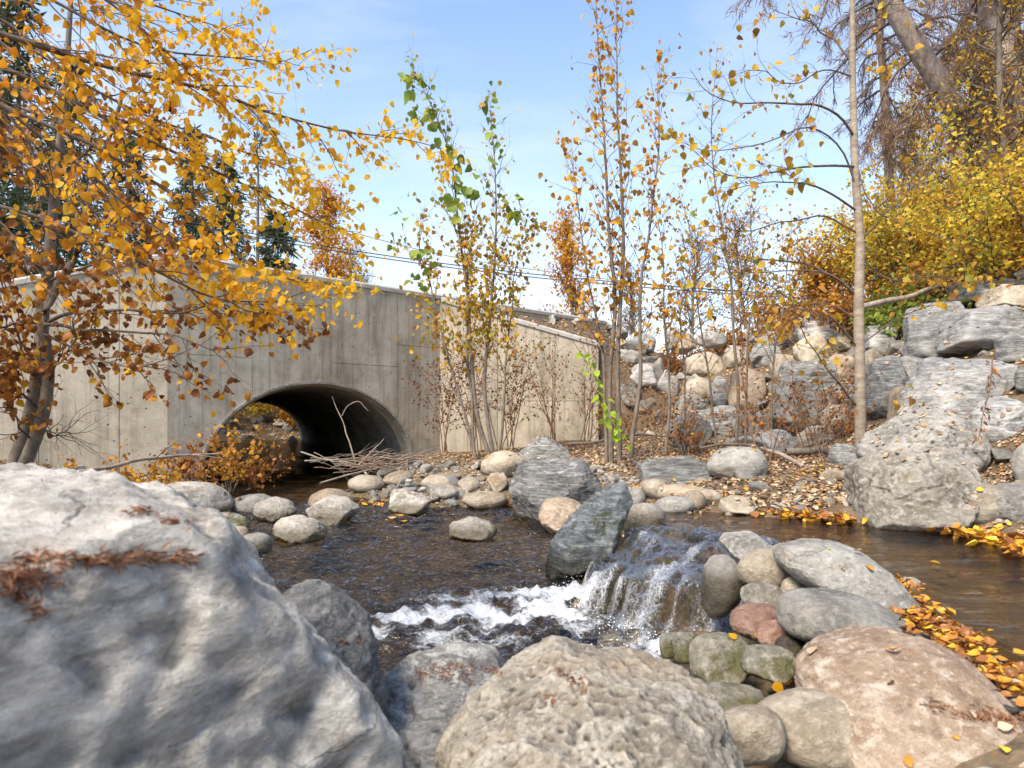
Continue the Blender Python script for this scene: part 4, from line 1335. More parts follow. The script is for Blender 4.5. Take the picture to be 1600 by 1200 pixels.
# splash drops at the cascade foot
n = 1100
u_ = RNG.random(n)
bx = np.interp(u_, np.linspace(0, 1, NU), bl[:, 0]); by = np.interp(u_, np.linspace(0, 1, NU), bl[:, 1])
ex = RNG.exponential(.10, n)
dirx = np.interp(u_, np.linspace(0, 1, NU), nxo[:, 0]); diry = np.interp(u_, np.linspace(0, 1, NU), nxo[:, 1])
sx = bx + dirx * (ex - .05) + RNG.normal(0, .02, n); sy = by + diry * (ex - .05) + RNG.normal(0, .02, n)
sz_ = .01 + np.abs(RNG.normal(0, .05, n)) * np.exp(-ex * 5)
dv, df = ico(1)
mw = Mat('white_splash'); mw.fin((.82, .85, .88), .15, None, .6)
sp_ = soup('splash', dv, df, np.stack([sx, sy, sz_], 1), .0010 + .0032 * RNG.random(n) ** 2.5, rot_rand(n), mw.m)
sp_['label'] = 'white drops splashing up where the cascade meets the pool'
sp_['category'] = 'splash'
# ================================================================ PLANTS
def tube_arrays(paths, sides):
    """paths: list of (pts (n,3), radii (n,)) -> one vertex and face set"""
    V, F = [], []
    off = 0
    ca = np.cos(np.arange(sides) / sides * 2 * np.pi); sa = np.sin(np.arange(sides) / sides * 2 * np.pi)
    for p, r in paths:
        p = np.asarray(p, float); r = np.asarray(r, float)
        if len(p) < 2: continue
        t = np.gradient(p, axis=0)
        t /= np.linalg.norm(t, axis=1)[:, None] + 1e-9
        ref = np.where(np.abs(t[:, 2:3]) > .9, np.array([[1., 0, 0]]), np.array([[0, 0, 1.]]))
        a = np.cross(t, ref); a /= np.linalg.norm(a, axis=1)[:, None] + 1e-9
        b = np.cross(t, a)
        v = p[:, None, :] + r[:, None, None] * (a[:, None, :] * ca[None, :, None] + b[:, None, :] * sa[None, :, None])
        n = len(p)
        V.append(v.reshape(-1, 3))
        i = np.arange(n - 1)[:, None] * sides + np.arange(sides)[None, :]
        j = np.arange(n - 1)[:, None] * sides + (np.arange(sides)[None, :] + 1) % sides
        F.append(np.stack([i, j, j + sides, i + sides], -1).reshape(-1, 4) + off)
        off += n * sides
    return np.concatenate(V), np.concatenate(F)


def tubes(name, paths, sides, mat, parent, kind=None):
    if not paths: return None
    v, f = tube_arrays(paths, sides)
    if parent is not None: v = v - np.array(parent.location)
    o = link(name, np_mesh(name, v, f), mat, parent)
    if kind: o['kind'] = kind
    return o


def curve(pts, n=14, wob=.0, seed=0):
    """smooth polyline through points"""
    p = np.asarray(pts, float)
    d = np.concatenate([[0], np.cumsum(np.linalg.norm(np.diff(p, axis=0), axis=1))])
    t = np.linspace(0, d[-1], n)
    m = np.gradient(p, d, axis=0) if len(p) > 2 else np.repeat((p[1:] - p[:1]) / d[-1], 2, 0)
    k = np.clip(np.searchsorted(d, t, side='right') - 1, 0, len(d) - 2)
    h = (d[k + 1] - d[k])[:, None]; u = ((t - d[k]) / (d[k + 1] - d[k]))[:, None]
    q = (2*u**3-3*u**2+1) * p[k] + (u**3-2*u**2+u) * h * m[k] + (-2*u**3+3*u**2) * p[k+1] + (u**3-u**2) * h * m[k+1]
    if wob:
        w = np.stack([vn(np.stack([t / d[-1] * 7 + seed * 3.1, t * 0 + i * 9.7, t * 0], 1), seed) for i in range(3)], 1)
        w *= np.minimum(1, np.linspace(0, 3, n))[:, None]
        q = q + w * wob
    return q


def grow(start, d, L, r, n=7, droop=0.0, wob=.15, rr=rnd, lift=0.0):
    p = np.array(start, float); d = np.array(d, float); d /= np.linalg.norm(d)
    pts = [p.copy()]
    for i in range(n):
        d = d + np.array([rr.gauss(0, wob), rr.gauss(0, wob), rr.gauss(0, wob) - droop + lift])
        d /= np.linalg.norm(d)
        p = p + d * L / n
        pts.append(p.copy())
    return np.array(pts), np.linspace(r, r * .3, n + 1)


# leaf shapes ------------------------------------------------------
def leaf_shape(wide=.42, curl=.15, fold=.12, seg=4, heart=.0):
    """an ovate leaf blade with a midrib fold, stalk at the origin, tip along +y, length 1"""
    ys = np.linspace(0, 1, seg + 1)
    prof = np.sin(np.pi * ys ** .72) ** .8 * wide
    mid = [(0, y_, -curl * (y_ - .4) ** 2 + .02) for y_ in ys]
    L = [(-w, y_ - heart * w * .4, fold * w / wide + -curl * (y_ - .4) ** 2) for y_, w in zip(ys[1:-1], prof[1:-1])]
    R = [(w, y_ - heart * w * .4, fold * w / wide - curl * (y_ - .4) ** 2) for y_, w in zip(ys[1:-1], prof[1:-1])]
    v = mid + L + R
    n = seg - 1
    f = []
    m0 = 0; l0 = seg + 1; r0 = l0 + n
    f.append((0, l0, 1)); f.append((0, 1, r0))
    for i in range(n - 1):
        f += [(i + 1, l0 + i, l0 + i + 1), (i + 1, l0 + i + 1, i + 2), (i + 1, r0 + i + 1, r0 + i), (i + 1, i + 2, r0 + i + 1)]
    f += [(seg - 1, l0 + n - 1, seg), (seg - 1, seg, r0 + n - 1)]
    return np.array(v, float), np.array(f)


LV = leaf_shape(.40, .35, .14, 4, .5)
LVS = leaf_shape(.30, .3, .12, 3)
LVN = (np.array([(0, 0, 0), (-.22, .45, .05), (0, 1, -.05), (.22, .45, .05)], float), np.array([(0, 1, 2), (0, 2, 3)]))
LVC = leaf_shape(.45, -.7, .35, 4, .3)           # curled dry


def leaf_rot(n, hang=.6, rng=RNG, dirs=None):
    """rotation matrices: +y of the blade points outwards and down"""
    a = rng.uniform(0, 2 * np.pi, n)
    y = np.stack([np.cos(a), np.sin(a), -hang * 2.2 + rng.normal(0, .55, n)], 1)
    if dirs is not None: y = y + dirs * .8
    y /= np.linalg.norm(y, axis=1)[:, None]
    z = rng.normal(size=(n, 3))
    z = z - (z * y).sum(1)[:, None] * y
    z /= np.linalg.norm(z, axis=1)[:, None]
    x = np.cross(y, z)
    return np.stack([x, y, z], -1)


LEAFPROTO = {}
def leaf_protos(mat, shape, key):
    k = (mat, key)
    if k not in LEAFPROTO:
        res = []
        for t in (0.05, .2, .35, .5, .62, .75, .88, 1.0):
            me = np_mesh('leaf', shape[0], shape[1], np.full(len(shape[0]), t))
            me.materials.append(M[mat])
            res.append((t, me))
        LEAFPROTO[k] = res
    return LEAFPROTO[k]


def put_leaves(parent, pos, size, mat, tint, shape=LV, key='v', n_obj=0, hang=.6, name='foliage', rot=None):
    """the leaves that show largest as single leaf parts, the rest joined"""
    pos = np.asarray(pos, float); n = len(pos)
    if n == 0: return
    size = np.broadcast_to(size, (n,)) * RNG.uniform(.5, 1.3, n)
    tint = np.clip(np.broadcast_to(tint, (n,)) + RNG.normal(0, .22, n), 0, 1)
    R = leaf_rot(n, hang) if rot is None else rot
    par = np.array(parent.location)
    ordr = np.arange(n)
    if n_obj:
        inframe = (np.abs(pos[:, 0] / pos[:, 1]) < .76) & (np.abs((pos[:, 2] - 1) / pos[:, 1] - .047) < .57) & (pos[:, 1] > .2)
        big = np.where(inframe, size / np.maximum(pos[:, 1], .1), 0)
        ordr = np.argsort(-big)
        prs = leaf_protos(mat, shape, key)
        from mathutils import Matrix
        for i in ordr[:n_obj]:
            me = min(prs, key=lambda q: abs(q[0] - tint[i]))[1]
            o = bpy.data.objects.new('leaf', me); COL.objects.link(o); o.parent = parent
            m = Matrix(R[i].tolist()).to_4x4() @ Matrix.Scale(float(size[i]), 4)
            m.translation = Vector((pos[i] - par).tolist())
            o.matrix_local = m
        ordr = ordr[n_obj:]
    if len(ordr):
        soup(name, shape[0], shape[1], pos[ordr] - par, size[ordr], R[ordr], M[mat], 'stuff', tint[ordr], True, parent)


def twigs_on(path, rad, n, Lf, ang=.9, r=.003, droop=.05, lift=0, seg=6, t0=.15, t1=1., side=None, wob=.15, rr=rnd):
    """side shoots along a branch; returns list of (pts, radii)"""
    res = []
    p = np.asarray(path)
    T = np.gradient(p, axis=0); T /= np.linalg.norm(T, axis=1)[:, None]
    for i in range(n):
        t = t0 + (t1 - t0) * (i + rr.random()) / n
        k = t * (len(p) - 1); j = min(int(k), len(p) - 2); u = k - j
        s = p[j] * (1 - u) + p[j + 1] * u
        q = np.array([rr.gauss(0, 1), rr.gauss(0, 1), rr.gauss(0, 1)])
        if side is not None: q = q * .6 + np.array(side)
        q -= q.dot(T[j]) * T[j]; q /= np.linalg.norm(q) + 1e-9
        d = T[j] * math.cos(ang) + q * math.sin(ang)
        L = Lf(t) if callable(Lf) else Lf
        res.append(grow(s, d, L * rr.uniform(.6, 1.25), min(r, rad[j] * .8), seg, droop, wob, rr, lift))
    return res


def leaf_spots(paths, step, spread=.02, t0=.1, rr=RNG):
    res = []
    for p, _ in paths:
        L = np.linalg.norm(np.diff(p, axis=0), axis=1).sum()
        n = max(1, int(L / step))
        t = (t0 + (1 - t0) * (np.arange(n) + rr.random(n)) / n) * (len(p) - 1)
        j = np.minimum(t.astype(int), len(p) - 2); u = (t - j)[:, None]
        q = p[j] * (1 - u) + p[j + 1] * u
        res.append(q + rr.normal(0, spread, q.shape))
    return np.concatenate(res) if res else np.zeros((0, 3))


def px_path(pts, D, n=16, wob=0, seed=0):
    """pts: (px,py) or (px,py,D)"""
    return curve([P(q[0], q[1], q[2] if len(q) > 2 else D) for q in pts], n, wob, seed)


# ---------- golden tree that leans in from the left edge
T0 = np.array([-3.35, 2.3, 0.30])
gold = empty('golden_leaved_tree', tuple(T0), 'tree with bright golden leaves whose branches sweep in from the left edge over the wall', 'tree')
tr = curve([T0 - (0, 0, .1), T0 + (.05, 0, 1.2), T0 + (.15, .05, 2.6), T0 + (.3, .1, 5.0)], 16, .03, 3)
tubes('trunk', [(tr, np.linspace(.09, .03, 16))], 10, M['bark'], gold)
GB = [  # branches (px, py, depth)
 ([(-330, -60, 2.4), (-30, 45, 2.5), (190, 108, 2.7), (340, 148, 2.8), (430, 183, 2.9), (540, 203, 3.0), (625, 215, 3.05), (690, 232, 3.1)], .014, 1.0),
 ([(-330, -20, 2.4), (0, 100, 2.6), (150, 175, 2.7), (250, 225, 2.8), (340, 270, 2.9), (410, 305, 3.0), (490, 345, 3.1), (560, 375, 3.1)], .013, .9),
 ([(-330, 60, 2.4), (-30, 150, 2.5), (120, 215, 2.6), (240, 290, 2.7), (330, 360, 2.8), (420, 420, 2.9), (515, 470, 3.0)], .013, .9),
 ([(-330, 180, 2.3), (-20, 318, 2.2), (60, 335, 2.25), (150, 378, 2.3), (250, 430, 2.45), (330, 462, 2.6), (420, 470, 2.7), (495, 480, 2.8)], .012, .75),
 ([(-330, -160, 2.4), (60, -10, 2.8), (200, 62, 2.9), (290, 86, 3.0), (380, 96, 3.1), (440, 92, 3.15), (485, 72, 3.2)], .010, .55),
 ([(-330, -100, 2.5), (-20, 20, 2.9), (120, 120, 3.0), (240, 180, 3.1), (330, 215, 3.2), (430, 260, 3.3), (500, 285, 3.3)], .010, .9),
 ([(-330, 20, 2.3), (0, 170, 2.2), (110, 240, 2.3), (210, 320, 2.4), (300, 400, 2.5), (370, 440, 2.6)], .010, .8),
 ([(-330, -260, 2.4), (-30, -90, 2.7), (120, -30, 2.9), (240, 10, 3.0), (330, 40, 3.1), (400, 60, 3.1)], .010, .8),
 ([(-330, 100, 2.5), (-30, 200, 2.9), (90, 290, 3.0), (190, 370, 3.1), (260, 420, 3.2), (340, 480, 3.3), (400, 500, 3.3)], .010, .6),
 ([(-330, -300, 2.4), (-60, -160, 2.4), (80, -60, 2.5), (200, 30, 2.6), (300, 120, 2.7), (370, 190, 2.8)], .010, .8),
]
allp, gp = [], []
sh = np.array([0, 0, 0])
for i, (pp, r_, den) in enumerate(GB):
    p = px_path(pp, 2.6, 26, .02, i + 1)
    rad = np.linspace(r_, .0016, 26)
    ob = tubes('branch', [(p, rad)], 6, M['twig'], gold)
    tw_ = twigs_on(p, rad, int(17 * den) + 4, lambda t: .50 * (1.08 - t) + .10, .55, .0035, .035, 0, 8, .22, 1, (.2, 0, -.15), .13)
    tw2 = []
    for q, rq in tw_:
        tw2 += twigs_on(q, rq, 3, .15, .7, .0016, .03, 0, 4, .2, 1)
    gp += tw_ + tw2
    sp = leaf_spots([(p[8:], 0)] + tw_ + tw2, .0195 / den ** .3, .016)
    allp.append(sp)
tubes('twigs', gp, 4, M['twig'], gold, 'stuff')
allp = np.concatenate(allp)
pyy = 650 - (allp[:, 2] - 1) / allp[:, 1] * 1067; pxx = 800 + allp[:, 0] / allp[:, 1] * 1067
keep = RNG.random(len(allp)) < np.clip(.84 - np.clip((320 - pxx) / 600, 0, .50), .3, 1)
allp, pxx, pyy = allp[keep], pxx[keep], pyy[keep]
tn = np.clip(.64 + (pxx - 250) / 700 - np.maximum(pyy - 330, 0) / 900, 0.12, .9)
br = (pyy > 300) & (pxx < 300) & (RNG.random(len(pxx)) < .25)
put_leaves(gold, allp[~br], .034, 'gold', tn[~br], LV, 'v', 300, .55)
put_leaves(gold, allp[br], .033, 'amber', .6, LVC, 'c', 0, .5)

# ---------- leaning two stemmed tree with brown leaves
B0 = P(25, 745, 3.6); B0[2] = gz(B0[0], B0[1])
brown = empty('leaning_brown_leaved_tree', tuple(B0), 'leaning twin stemmed tree with curled brown leaves at the far left by the wing wall', 'tree')
st1 = px_path([(5, 790), (28, 715), (52, 640), (62, 560), (60, 500), (72, 420), (78, 350), (92, 250), (100, 120), (110, -60)], 3.6, 30, .015, 5)
st2 = px_path([(15, 780), (48, 705), (70, 640), (74, 560), (66, 500), (90, 450), (122, 400), (136, 350), (150, 270), (190, 150)], 3.5, 28, .015, 6)
tubes('trunk', [(st1, np.linspace(.043, .009, 30))], 9, M['bark'], brown)
tubes('trunk', [(st2, np.linspace(.036, .008, 28))], 8, M['bark'], brown)
BB = [
 ([(60, 505, 3.55), (0, 508, 3.2), (-80, 512, 3)], .010),
 ([(66, 506, 3.5), (150, 517, 3.3), (235, 524, 3.2), (285, 530, 3.15), (325, 548, 3.1), (348, 568, 3.1)], .011),
 ([(62, 510, 3.55), (110, 488, 3.4), (200, 486, 3.3), (290, 486, 3.2), (350, 468, 3.1), (420, 470, 3.05), (470, 455, 3.0)], .010),
 ([(64, 520, 3.5), (110, 540, 3.4), (170, 566, 3.3), (230, 570, 3.25), (290, 548, 3.2)], .008),
 ([(76, 440, 3.6), (120, 420, 3.5), (180, 405, 3.4), (240, 380, 3.3), (300, 390, 3.2)], .008),
 ([(78, 380, 3.6), (120, 340, 3.5), (160, 330, 3.4), (220, 335, 3.3), (260, 360, 3.2)], .008),
 ([(74, 600, 3.5), (95, 560, 3.4), (110, 520, 3.3), (118, 470, 3.2)], .006),
 ([(60, 640, 3.5), (20, 600, 3.4), (-20, 560, 3.2)], .008),
 ([(72, 620, 3.5), (30, 540, 3.4), (5, 460, 3.3), (-20, 400, 3.2)], .008),
 ([(58, 665, 3.5), (90, 680, 3.4), (125, 673, 3.3)], .004),
 ([(88, 300, 3.6), (40, 250, 3.5), (-20, 220, 3.4)], .008),
 ([(90, 280, 3.6), (150, 220, 3.5), (220, 190, 3.4), (260, 200, 3.3)], .008),
 ([(76, 430, 3.6), (40, 400, 3.5), (-20, 380, 3.4)], .008),
 ([(62, 560, 3.6), (30, 570, 3.5), (-10, 600, 3.4)], .006),
 ([(50, 690, 3.5), (10, 640, 3.3), (-10, 580, 3.3)], .006),
 ([(84, 340, 3.6), (60, 270, 3.6), (20, 200, 3.5), (-10, 160, 3.5)], .008),
]
bp, spots = [], []
for i, (pp, r_) in enumerate(BB):
    p = px_path(pp, 3.4, 18, .02, i + 30)
    rad = np.linspace(r_, .0018, 18)
    tubes('branch', [(p, rad)], 6, M['twig'], brown)
    tw_ = twigs_on(p, rad, 13, .30, .8, .003, .01, .0, 7, .15, 1)
    tw2 = []
    for q, rq in tw_: tw2 += twigs_on(q, rq, 2, .12, .7, .0016, 0, 0, 4)
    bp += tw_ + tw2
    if i not in (9,): spots.append(leaf_spots(tw_ + tw2, .036 if i != 1 else .09, .015))
tubes('twigs', bp, 4, M['twig'], brown, 'stuff')
spots = np.concatenate(spots)
g_ = RNG.random(len(spots)) < .13
put_leaves(brown, spots[~g_], .040, 'amber', .45, LVC, 'c', 260, .45)
put_leaves(brown, spots[g_], .040, 'gold', .6, LV, 'v', 40, .5)

# ---------- low bushes by the culvert mouth
def bush(name, label, x, y, h, nst, spread, mat, tint, lsize, step, stem='twig', n_obj=0, lean=(0, 0), shape=LV, key='v', group=None, cat='bush', subs=5, hang=.4, zz=None):
    z = gz(x, y) if zz is None else zz
    o = empty(name, (x, y, z), label, cat, group)
    ps, tw_ = [], []
    for i in range(nst):
        a = rnd.uniform(0, 6.28); s_ = spread * rnd.uniform(.3, 1)
        d = (math.cos(a) * s_ + lean[0], math.sin(a) * s_ + lean[1], 1)
        q, r_ = grow((x + rnd.gauss(0, .04) * h, y + rnd.gauss(0, .04) * h, z - .03), d, h * rnd.uniform(.65, 1.1), .006 * h ** .6 + .002, 9, .01, .09)
        ps.append((q, r_))
        tw_ += twigs_on(q, r_, subs, h * .32, .75, .003 * h ** .5, 0, .02, 6, .25, 1)
    t2 = []
    for q, r_ in tw_: t2 += twigs_on(q, r_, 2, h * .13, .7, .0018 * h ** .5, 0, 0, 4)
    if nst <= 12:
        for q, r_ in ps: tubes('stem', [(q, r_)], 5, M[stem], o)
    else: tubes('stems', ps, 5, M[stem], o, 'stuff')
    tubes('twigs', tw_ + t2, 3, M[stem], o, 'stuff')
    sp = leaf_spots(tw_ + t2, step, lsize * .4)
    put_leaves(o, sp, lsize, mat, tint, shape, key, n_obj, hang)
    return o


for (a, b, D_, h_, tint_, nm, lb) in [
    (160, 745, 6.6, .55, .5, 'ochre', 'low leafy bush with brown and yellow leaves left of the twig boulder'),
    (235, 745, 7.4, .60, .75, 'ochre', 'low bush with the brightest yellow leaves in front of the left wing wall'),
    (300, 745, 8.2, .75, .45, 'amber', 'brown leaved bush hanging over the left foot of the culvert'),
    (360, 742, 8.9, .85, .55, 'ochre', 'leafy bush leaning across the left of the culvert mouth'),
    (395, 735, 9.3, .60, .5, 'amber', 'small bush of dry leaves at the water inside the culvert mouth'),
    (110, 740, 6.0, .35, .3, 'amber', 'tiny dry bush behind the huge foreground boulder')]:
    c = P(a, b, D_)
    bush('leafy_bush', lb, c[0], c[1], h_, 9, .75, nm, tint_, .062, .05, n_obj=50, group='low bushes by the culvert mouth', subs=6, zz=max(gz(c[0], c[1]), -.02))
# fallen branch across the left bank
def log(name, pts, r, mat, label, cat, subs=0, D=6, group=None, taper=.4, n=16, sub_len=.4, wob=.02):
    p = px_path(pts, D, n, wob, hash(label) % 97)
    o = empty(name, tuple(p[0]), label, cat, group)
    rad = np.linspace(r, r * taper, n)
    tubes('stem', [(p, rad)], 8, M[mat], o)
    if subs:
        for q, rq in twigs_on(p, rad, subs, sub_len, .6, r * .5, 0, 0, 6, .3, .95):
            tubes('side_branch', [(q, rq)], 5, M[mat], o)
    return o
log('fallen_branch', [(45, 748, 5.4), (100, 742, 5.6), (165, 730, 5.9), (230, 716, 6.3), (300, 710, 6.8), (345, 708, 7.0)], .022, 'dead', 'fallen grey branch lying across the bushes at the left', 'branch', 3)
log('fallen_twig', [(232, 779, 7.15), (265, 765, 7.15), (310, 759, 7.2), (350, 762, 7.2)], .010, 'twig', 'thin twig lying across the grey boulder left of the riffle', 'twig')

# ---------- saplings in front of the right wing wall
def sapling(name, label, stems, D, mat, tint, lsize, step, subn, sublen, barkm='bark', r0=.022, n_obj=60, top_big=None, cat='sapling', group=None, shape=LV, key='v', hang=.5, ang=.6, lift=.03, droop=0, tint_fn=None, dens_fn=None, t0=.25, extra=None):
    f0 = stems[0][0]
    c = P(f0[0], f0[1], D); c[2] = gz(c[0], c[1])
    o = empty(name, tuple(c), label, cat, group)
    spots_, tws = [], []
    for i, pp in enumerate(stems):
        p = px_path(pp, D, 30, .03, i + len(label))
        p[0, 2] = min(p[0, 2], gz(p[0, 0], p[0, 1]) - .02)
        L = p[-1, 2] - p[0, 2]
        rad = np.linspace(r0 * (L / 4) ** .8, .002, 30)
        tubes('stem', [(p, rad)], 7, M[barkm], o)
        t1 = twigs_on(p, rad, max(4, int(subn * L / 3)), lambda t: sublen * (1.25 - t) + .08, ang, .006, droop, lift, 7, t0, 1)
        t2 = []
        for q, r_ in t1: t2 += twigs_on(q, r_, 2, sublen * .35, .6, .002, 0, .02, 4)
        tws += t1 + t2
        spots_.append(leaf_spots([(p[12:], 0)] + t1 + t2, step, lsize * .5))
    tubes('twigs', tws, 3, M['twig'], o, 'stuff')
    sp = np.concatenate(spots_)
    if dens_fn is not None:
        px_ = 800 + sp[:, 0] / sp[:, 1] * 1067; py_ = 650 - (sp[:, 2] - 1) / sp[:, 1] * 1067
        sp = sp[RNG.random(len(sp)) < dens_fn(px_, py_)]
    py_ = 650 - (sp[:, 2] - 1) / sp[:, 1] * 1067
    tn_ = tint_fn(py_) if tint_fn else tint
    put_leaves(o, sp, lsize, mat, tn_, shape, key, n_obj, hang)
    return o, tws


S1 = [
 [(768, 722), (748, 660), (737, 580), (728, 470), (716, 350), (700, 230), (672, 160), (640, 100)],
 [(772, 722), (757, 620), (764, 500), (773, 340), (770, 230), (768, 152)],
 [(745, 720), (720, 620), (690, 520), (668, 430), (655, 370), (662, 330)],
 [(742, 718), (735, 600), (732, 480), (733, 380), (745, 320)],
 [(778, 718), (790, 620), (792, 540), (800, 460), (812, 400), (830, 350)],
]
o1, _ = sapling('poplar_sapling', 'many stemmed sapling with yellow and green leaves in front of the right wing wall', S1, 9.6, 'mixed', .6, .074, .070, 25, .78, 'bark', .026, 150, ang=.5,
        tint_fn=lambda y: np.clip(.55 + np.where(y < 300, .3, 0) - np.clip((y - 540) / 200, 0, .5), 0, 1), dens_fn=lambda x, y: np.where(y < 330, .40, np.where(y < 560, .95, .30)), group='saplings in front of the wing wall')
big = []
for a, b, k in [(640, 115, 9), (655, 160, 9), (668, 190, 7), (690, 235, 8), (700, 290, 10), (715, 310, 9), (735, 300, 6), (705, 260, 6), (800, 310, 7), (815, 335, 6), (770, 165, 4), (772, 205, 3), (690, 180, 4), (620, 345, 5), (615, 385, 4), (668, 400, 7), (655, 440, 6), (770, 250, 3), (775, 190, 3), (650, 130, 6)]:
    for _ in range(k): big.append(P(a + rnd.gauss(0, 11), b + rnd.gauss(0, 12), 9.5 + rnd.gauss(0, .06)))
put_leaves(o1, np.array(big), .155, 'green', .5, LV, 'v', len(big), .45)
S2 = [
 [(955, 700), (952, 600), (958, 480), (950, 360), (943, 240), (936, 140), (930, 40), (926, -40)],
 [(968, 700), (966, 560), (972, 420), (968, 280), (964, 160), (966, 50), (965, -50)],
 [(985, 700), (1000, 590), (1004, 450), (1015, 330), (1028, 220), (1029, 85)],
 [(948, 700), (940, 560), (920, 450), (905, 330), (890, 220)],
 [(1040, 705), (1046, 600), (1036, 500), (1034, 400), (1020, 300)],
]
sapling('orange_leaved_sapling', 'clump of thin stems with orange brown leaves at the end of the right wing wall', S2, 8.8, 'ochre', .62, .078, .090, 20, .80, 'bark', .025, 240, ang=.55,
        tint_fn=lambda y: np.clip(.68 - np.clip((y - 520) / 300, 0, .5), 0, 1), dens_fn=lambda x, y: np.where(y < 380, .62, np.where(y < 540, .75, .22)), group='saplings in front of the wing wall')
S3 = [
 [(1150, 690), (1153, 620), (1148, 540), (1141, 450), (1128, 350), (1114, 240), (1116, 150), (1118, 75)],
 [(1165, 690), (1168, 560), (1180, 430), (1175, 330), (1190, 250)],
 [(1120, 690), (1105, 580), (1090, 480), (1085, 380), (1060, 300)],
 [(1205, 660), (1212, 540), (1230, 430), (1240, 340)],
 [(1072, 690), (1070, 600), (1064, 500), (1076, 420), (1062, 360)],
]
sapling('thin_sapling', 'sparse twiggy sapling with small yellow leaves left of the slender trunk', S3, 9.3, 'ochre', .72, .055, .10, 22, .78, 'bark', .020, 110, ang=.7,
        dens_fn=lambda x, y: np.where(y < 300, .40, np.where(y < 520, .95, .25)), group='saplings in front of the wing wall')
# small dark weeds against the right wing wall
for k, (a, b, h_, lb) in enumerate([(700, 722, 1.6, 'dark dry weed stalk at the left corner of the right wing wall'), (745, 722, 1.9, 'dense dark weed stalks among the sapling stems'), (795, 720, 2.0, 'dark weed stalk with tiny dead leaves right of the sapling stems'),
                                    (870, 700, 2.0, 'thin reddish weed stalk in the middle of the right wing wall'), (915, 690, 1.9, 'thin bare stalk near the end of the right wing wall')]):
    c = P(a, b, 11.5 if k < 3 else 12.2)
    bush('dry_weed', lb, c[0], c[1], h_, 6, .22, 'amber', .05 if k < 3 else .2, .040, .075 if k < 3 else .13, 'twigred', 0, group='dry weeds against the right wing wall', cat='weed', subs=9)
for k in range(30):
    a, b = rnd.uniform(880, 1330), rnd.uniform(655, 722)
    h = hit(a, b)
    if h is None: continue
    side = 'under the saplings' if a < 1100 else 'between the thin sapling and the slender trunk'
    bush('dry_brush', rnd.choice(['leafless reddish', 'low dry', 'twiggy grey brown']) + ' brush ' + side, h.x, h.y, rnd.uniform(.35, 1.1), 6, .6, 'amber', .4, .045, .22, rnd.choice(['twigred', 'twig', 'dead']), 0, group='leafless brush on the flat', cat='brush', subs=5)
# hanging lime coloured sprig
c = P(905, 545, 8.2)
vine = empty('lime_green_vine', tuple(c), 'thin vine with bright lime green leaves hanging beside the wing wall end', 'vine')
vp = px_path([(893, 530), (905, 548), (925, 580), (937, 610), (945, 645), (958, 665), (968, 690)], 8.2, 20, .01, 2)
tubes('stem', [(vp, np.linspace(.004, .002, 20))], 5, M['twig'], vine)
vs_ = np.concatenate([leaf_spots([(vp, 0)], .028, .045), leaf_spots([(vp[8:], 0)], .05, .06)])
put_leaves(vine, vs_, .085, 'lime', .5, LV, 'v', 300, .6)

# ---------- the slender alder
A0 = P(1345, 728, 7.7); A0[2] = gz(A0[0], A0[1])
alder = empty('slender_tree', tuple(A0), 'slender tree with a straight pale tan trunk rising in front of the stone bank', 'tree')
ap = px_path([(1345, 745), (1344, 640), (1343, 500), (1343, 380), (1336, 260), (1334, 150), (1332, 40), (1330, -120)], 7.7, 44, .012, 9)
tubes('trunk', [(ap, np.interp(np.linspace(0, 1, 44), [0, .06, .3, .6, 1], [.080, .062, .055, .040, .023]) + vn(np.stack([np.arange(44) * .8, np.zeros(44), np.zeros(44)], 1)) * .003)], 14, M['alder'], alder)
AB = [
 ([(1338, 260), (1300, 258), (1230, 262), (1170, 280), (1120, 265), (1080, 232)], .016),
 ([(1336, 215), (1310, 180), (1270, 165), (1200, 158), (1140, 160), (1100, 140), (1075, 110)], .016),
 ([(1340, 330), (1290, 300), (1240, 285), (1180, 290), (1130, 300)], .014),
 ([(1342, 300), (1300, 215), (1270, 200), (1180, 225), (1100, 230), (1040, 210)], .012),
 ([(1342, 365), (1290, 340), (1230, 345), (1170, 360), (1110, 352), (1075, 360)], .012),
 ([(1343, 470), (1310, 435), (1260, 415), (1200, 405), (1150, 400), (1100, 370)], .016),
 ([(1343, 465), (1300, 430), (1230, 425), (1160, 430), (1110, 445)], .012),
 ([(1340, 380), (1400, 320), (1440, 280), (1470, 230)], .012),
 ([(1343, 400), (1400, 440), (1450, 430), (1520, 440)], .010),
 ([(1334, 100), (1300, 60), (1250, 30), (1200, 10)], .014),
 ([(1334, 160), (1380, 110), (1430, 90)], .012),
 ([(1334, 60), (1380, 20), (1420, -30)], .012),
 ([(1342, 545), (1300, 500), (1250, 480), (1200, 480)], .012),
 ([(1342, 540), (1400, 500), (1460, 470), (1500, 430)], .010),
 ([(1344, 640), (1310, 600), (1280, 560), (1250, 500), (1230, 450)], .012),
 ([(1343, 500), (1290, 475), (1240, 470), (1180, 440), (1130, 470)], .010),
 ([(1340, 260), (1370, 330), (1420, 350), (1480, 380)], .010),
 ([(1335, 120), (1290, 110), (1240, 130), (1190, 110), (1140, 120)], .010),
 ([(1344, 665), (1370, 680), (1395, 668)], .020),
]
tws, lsp = [], []
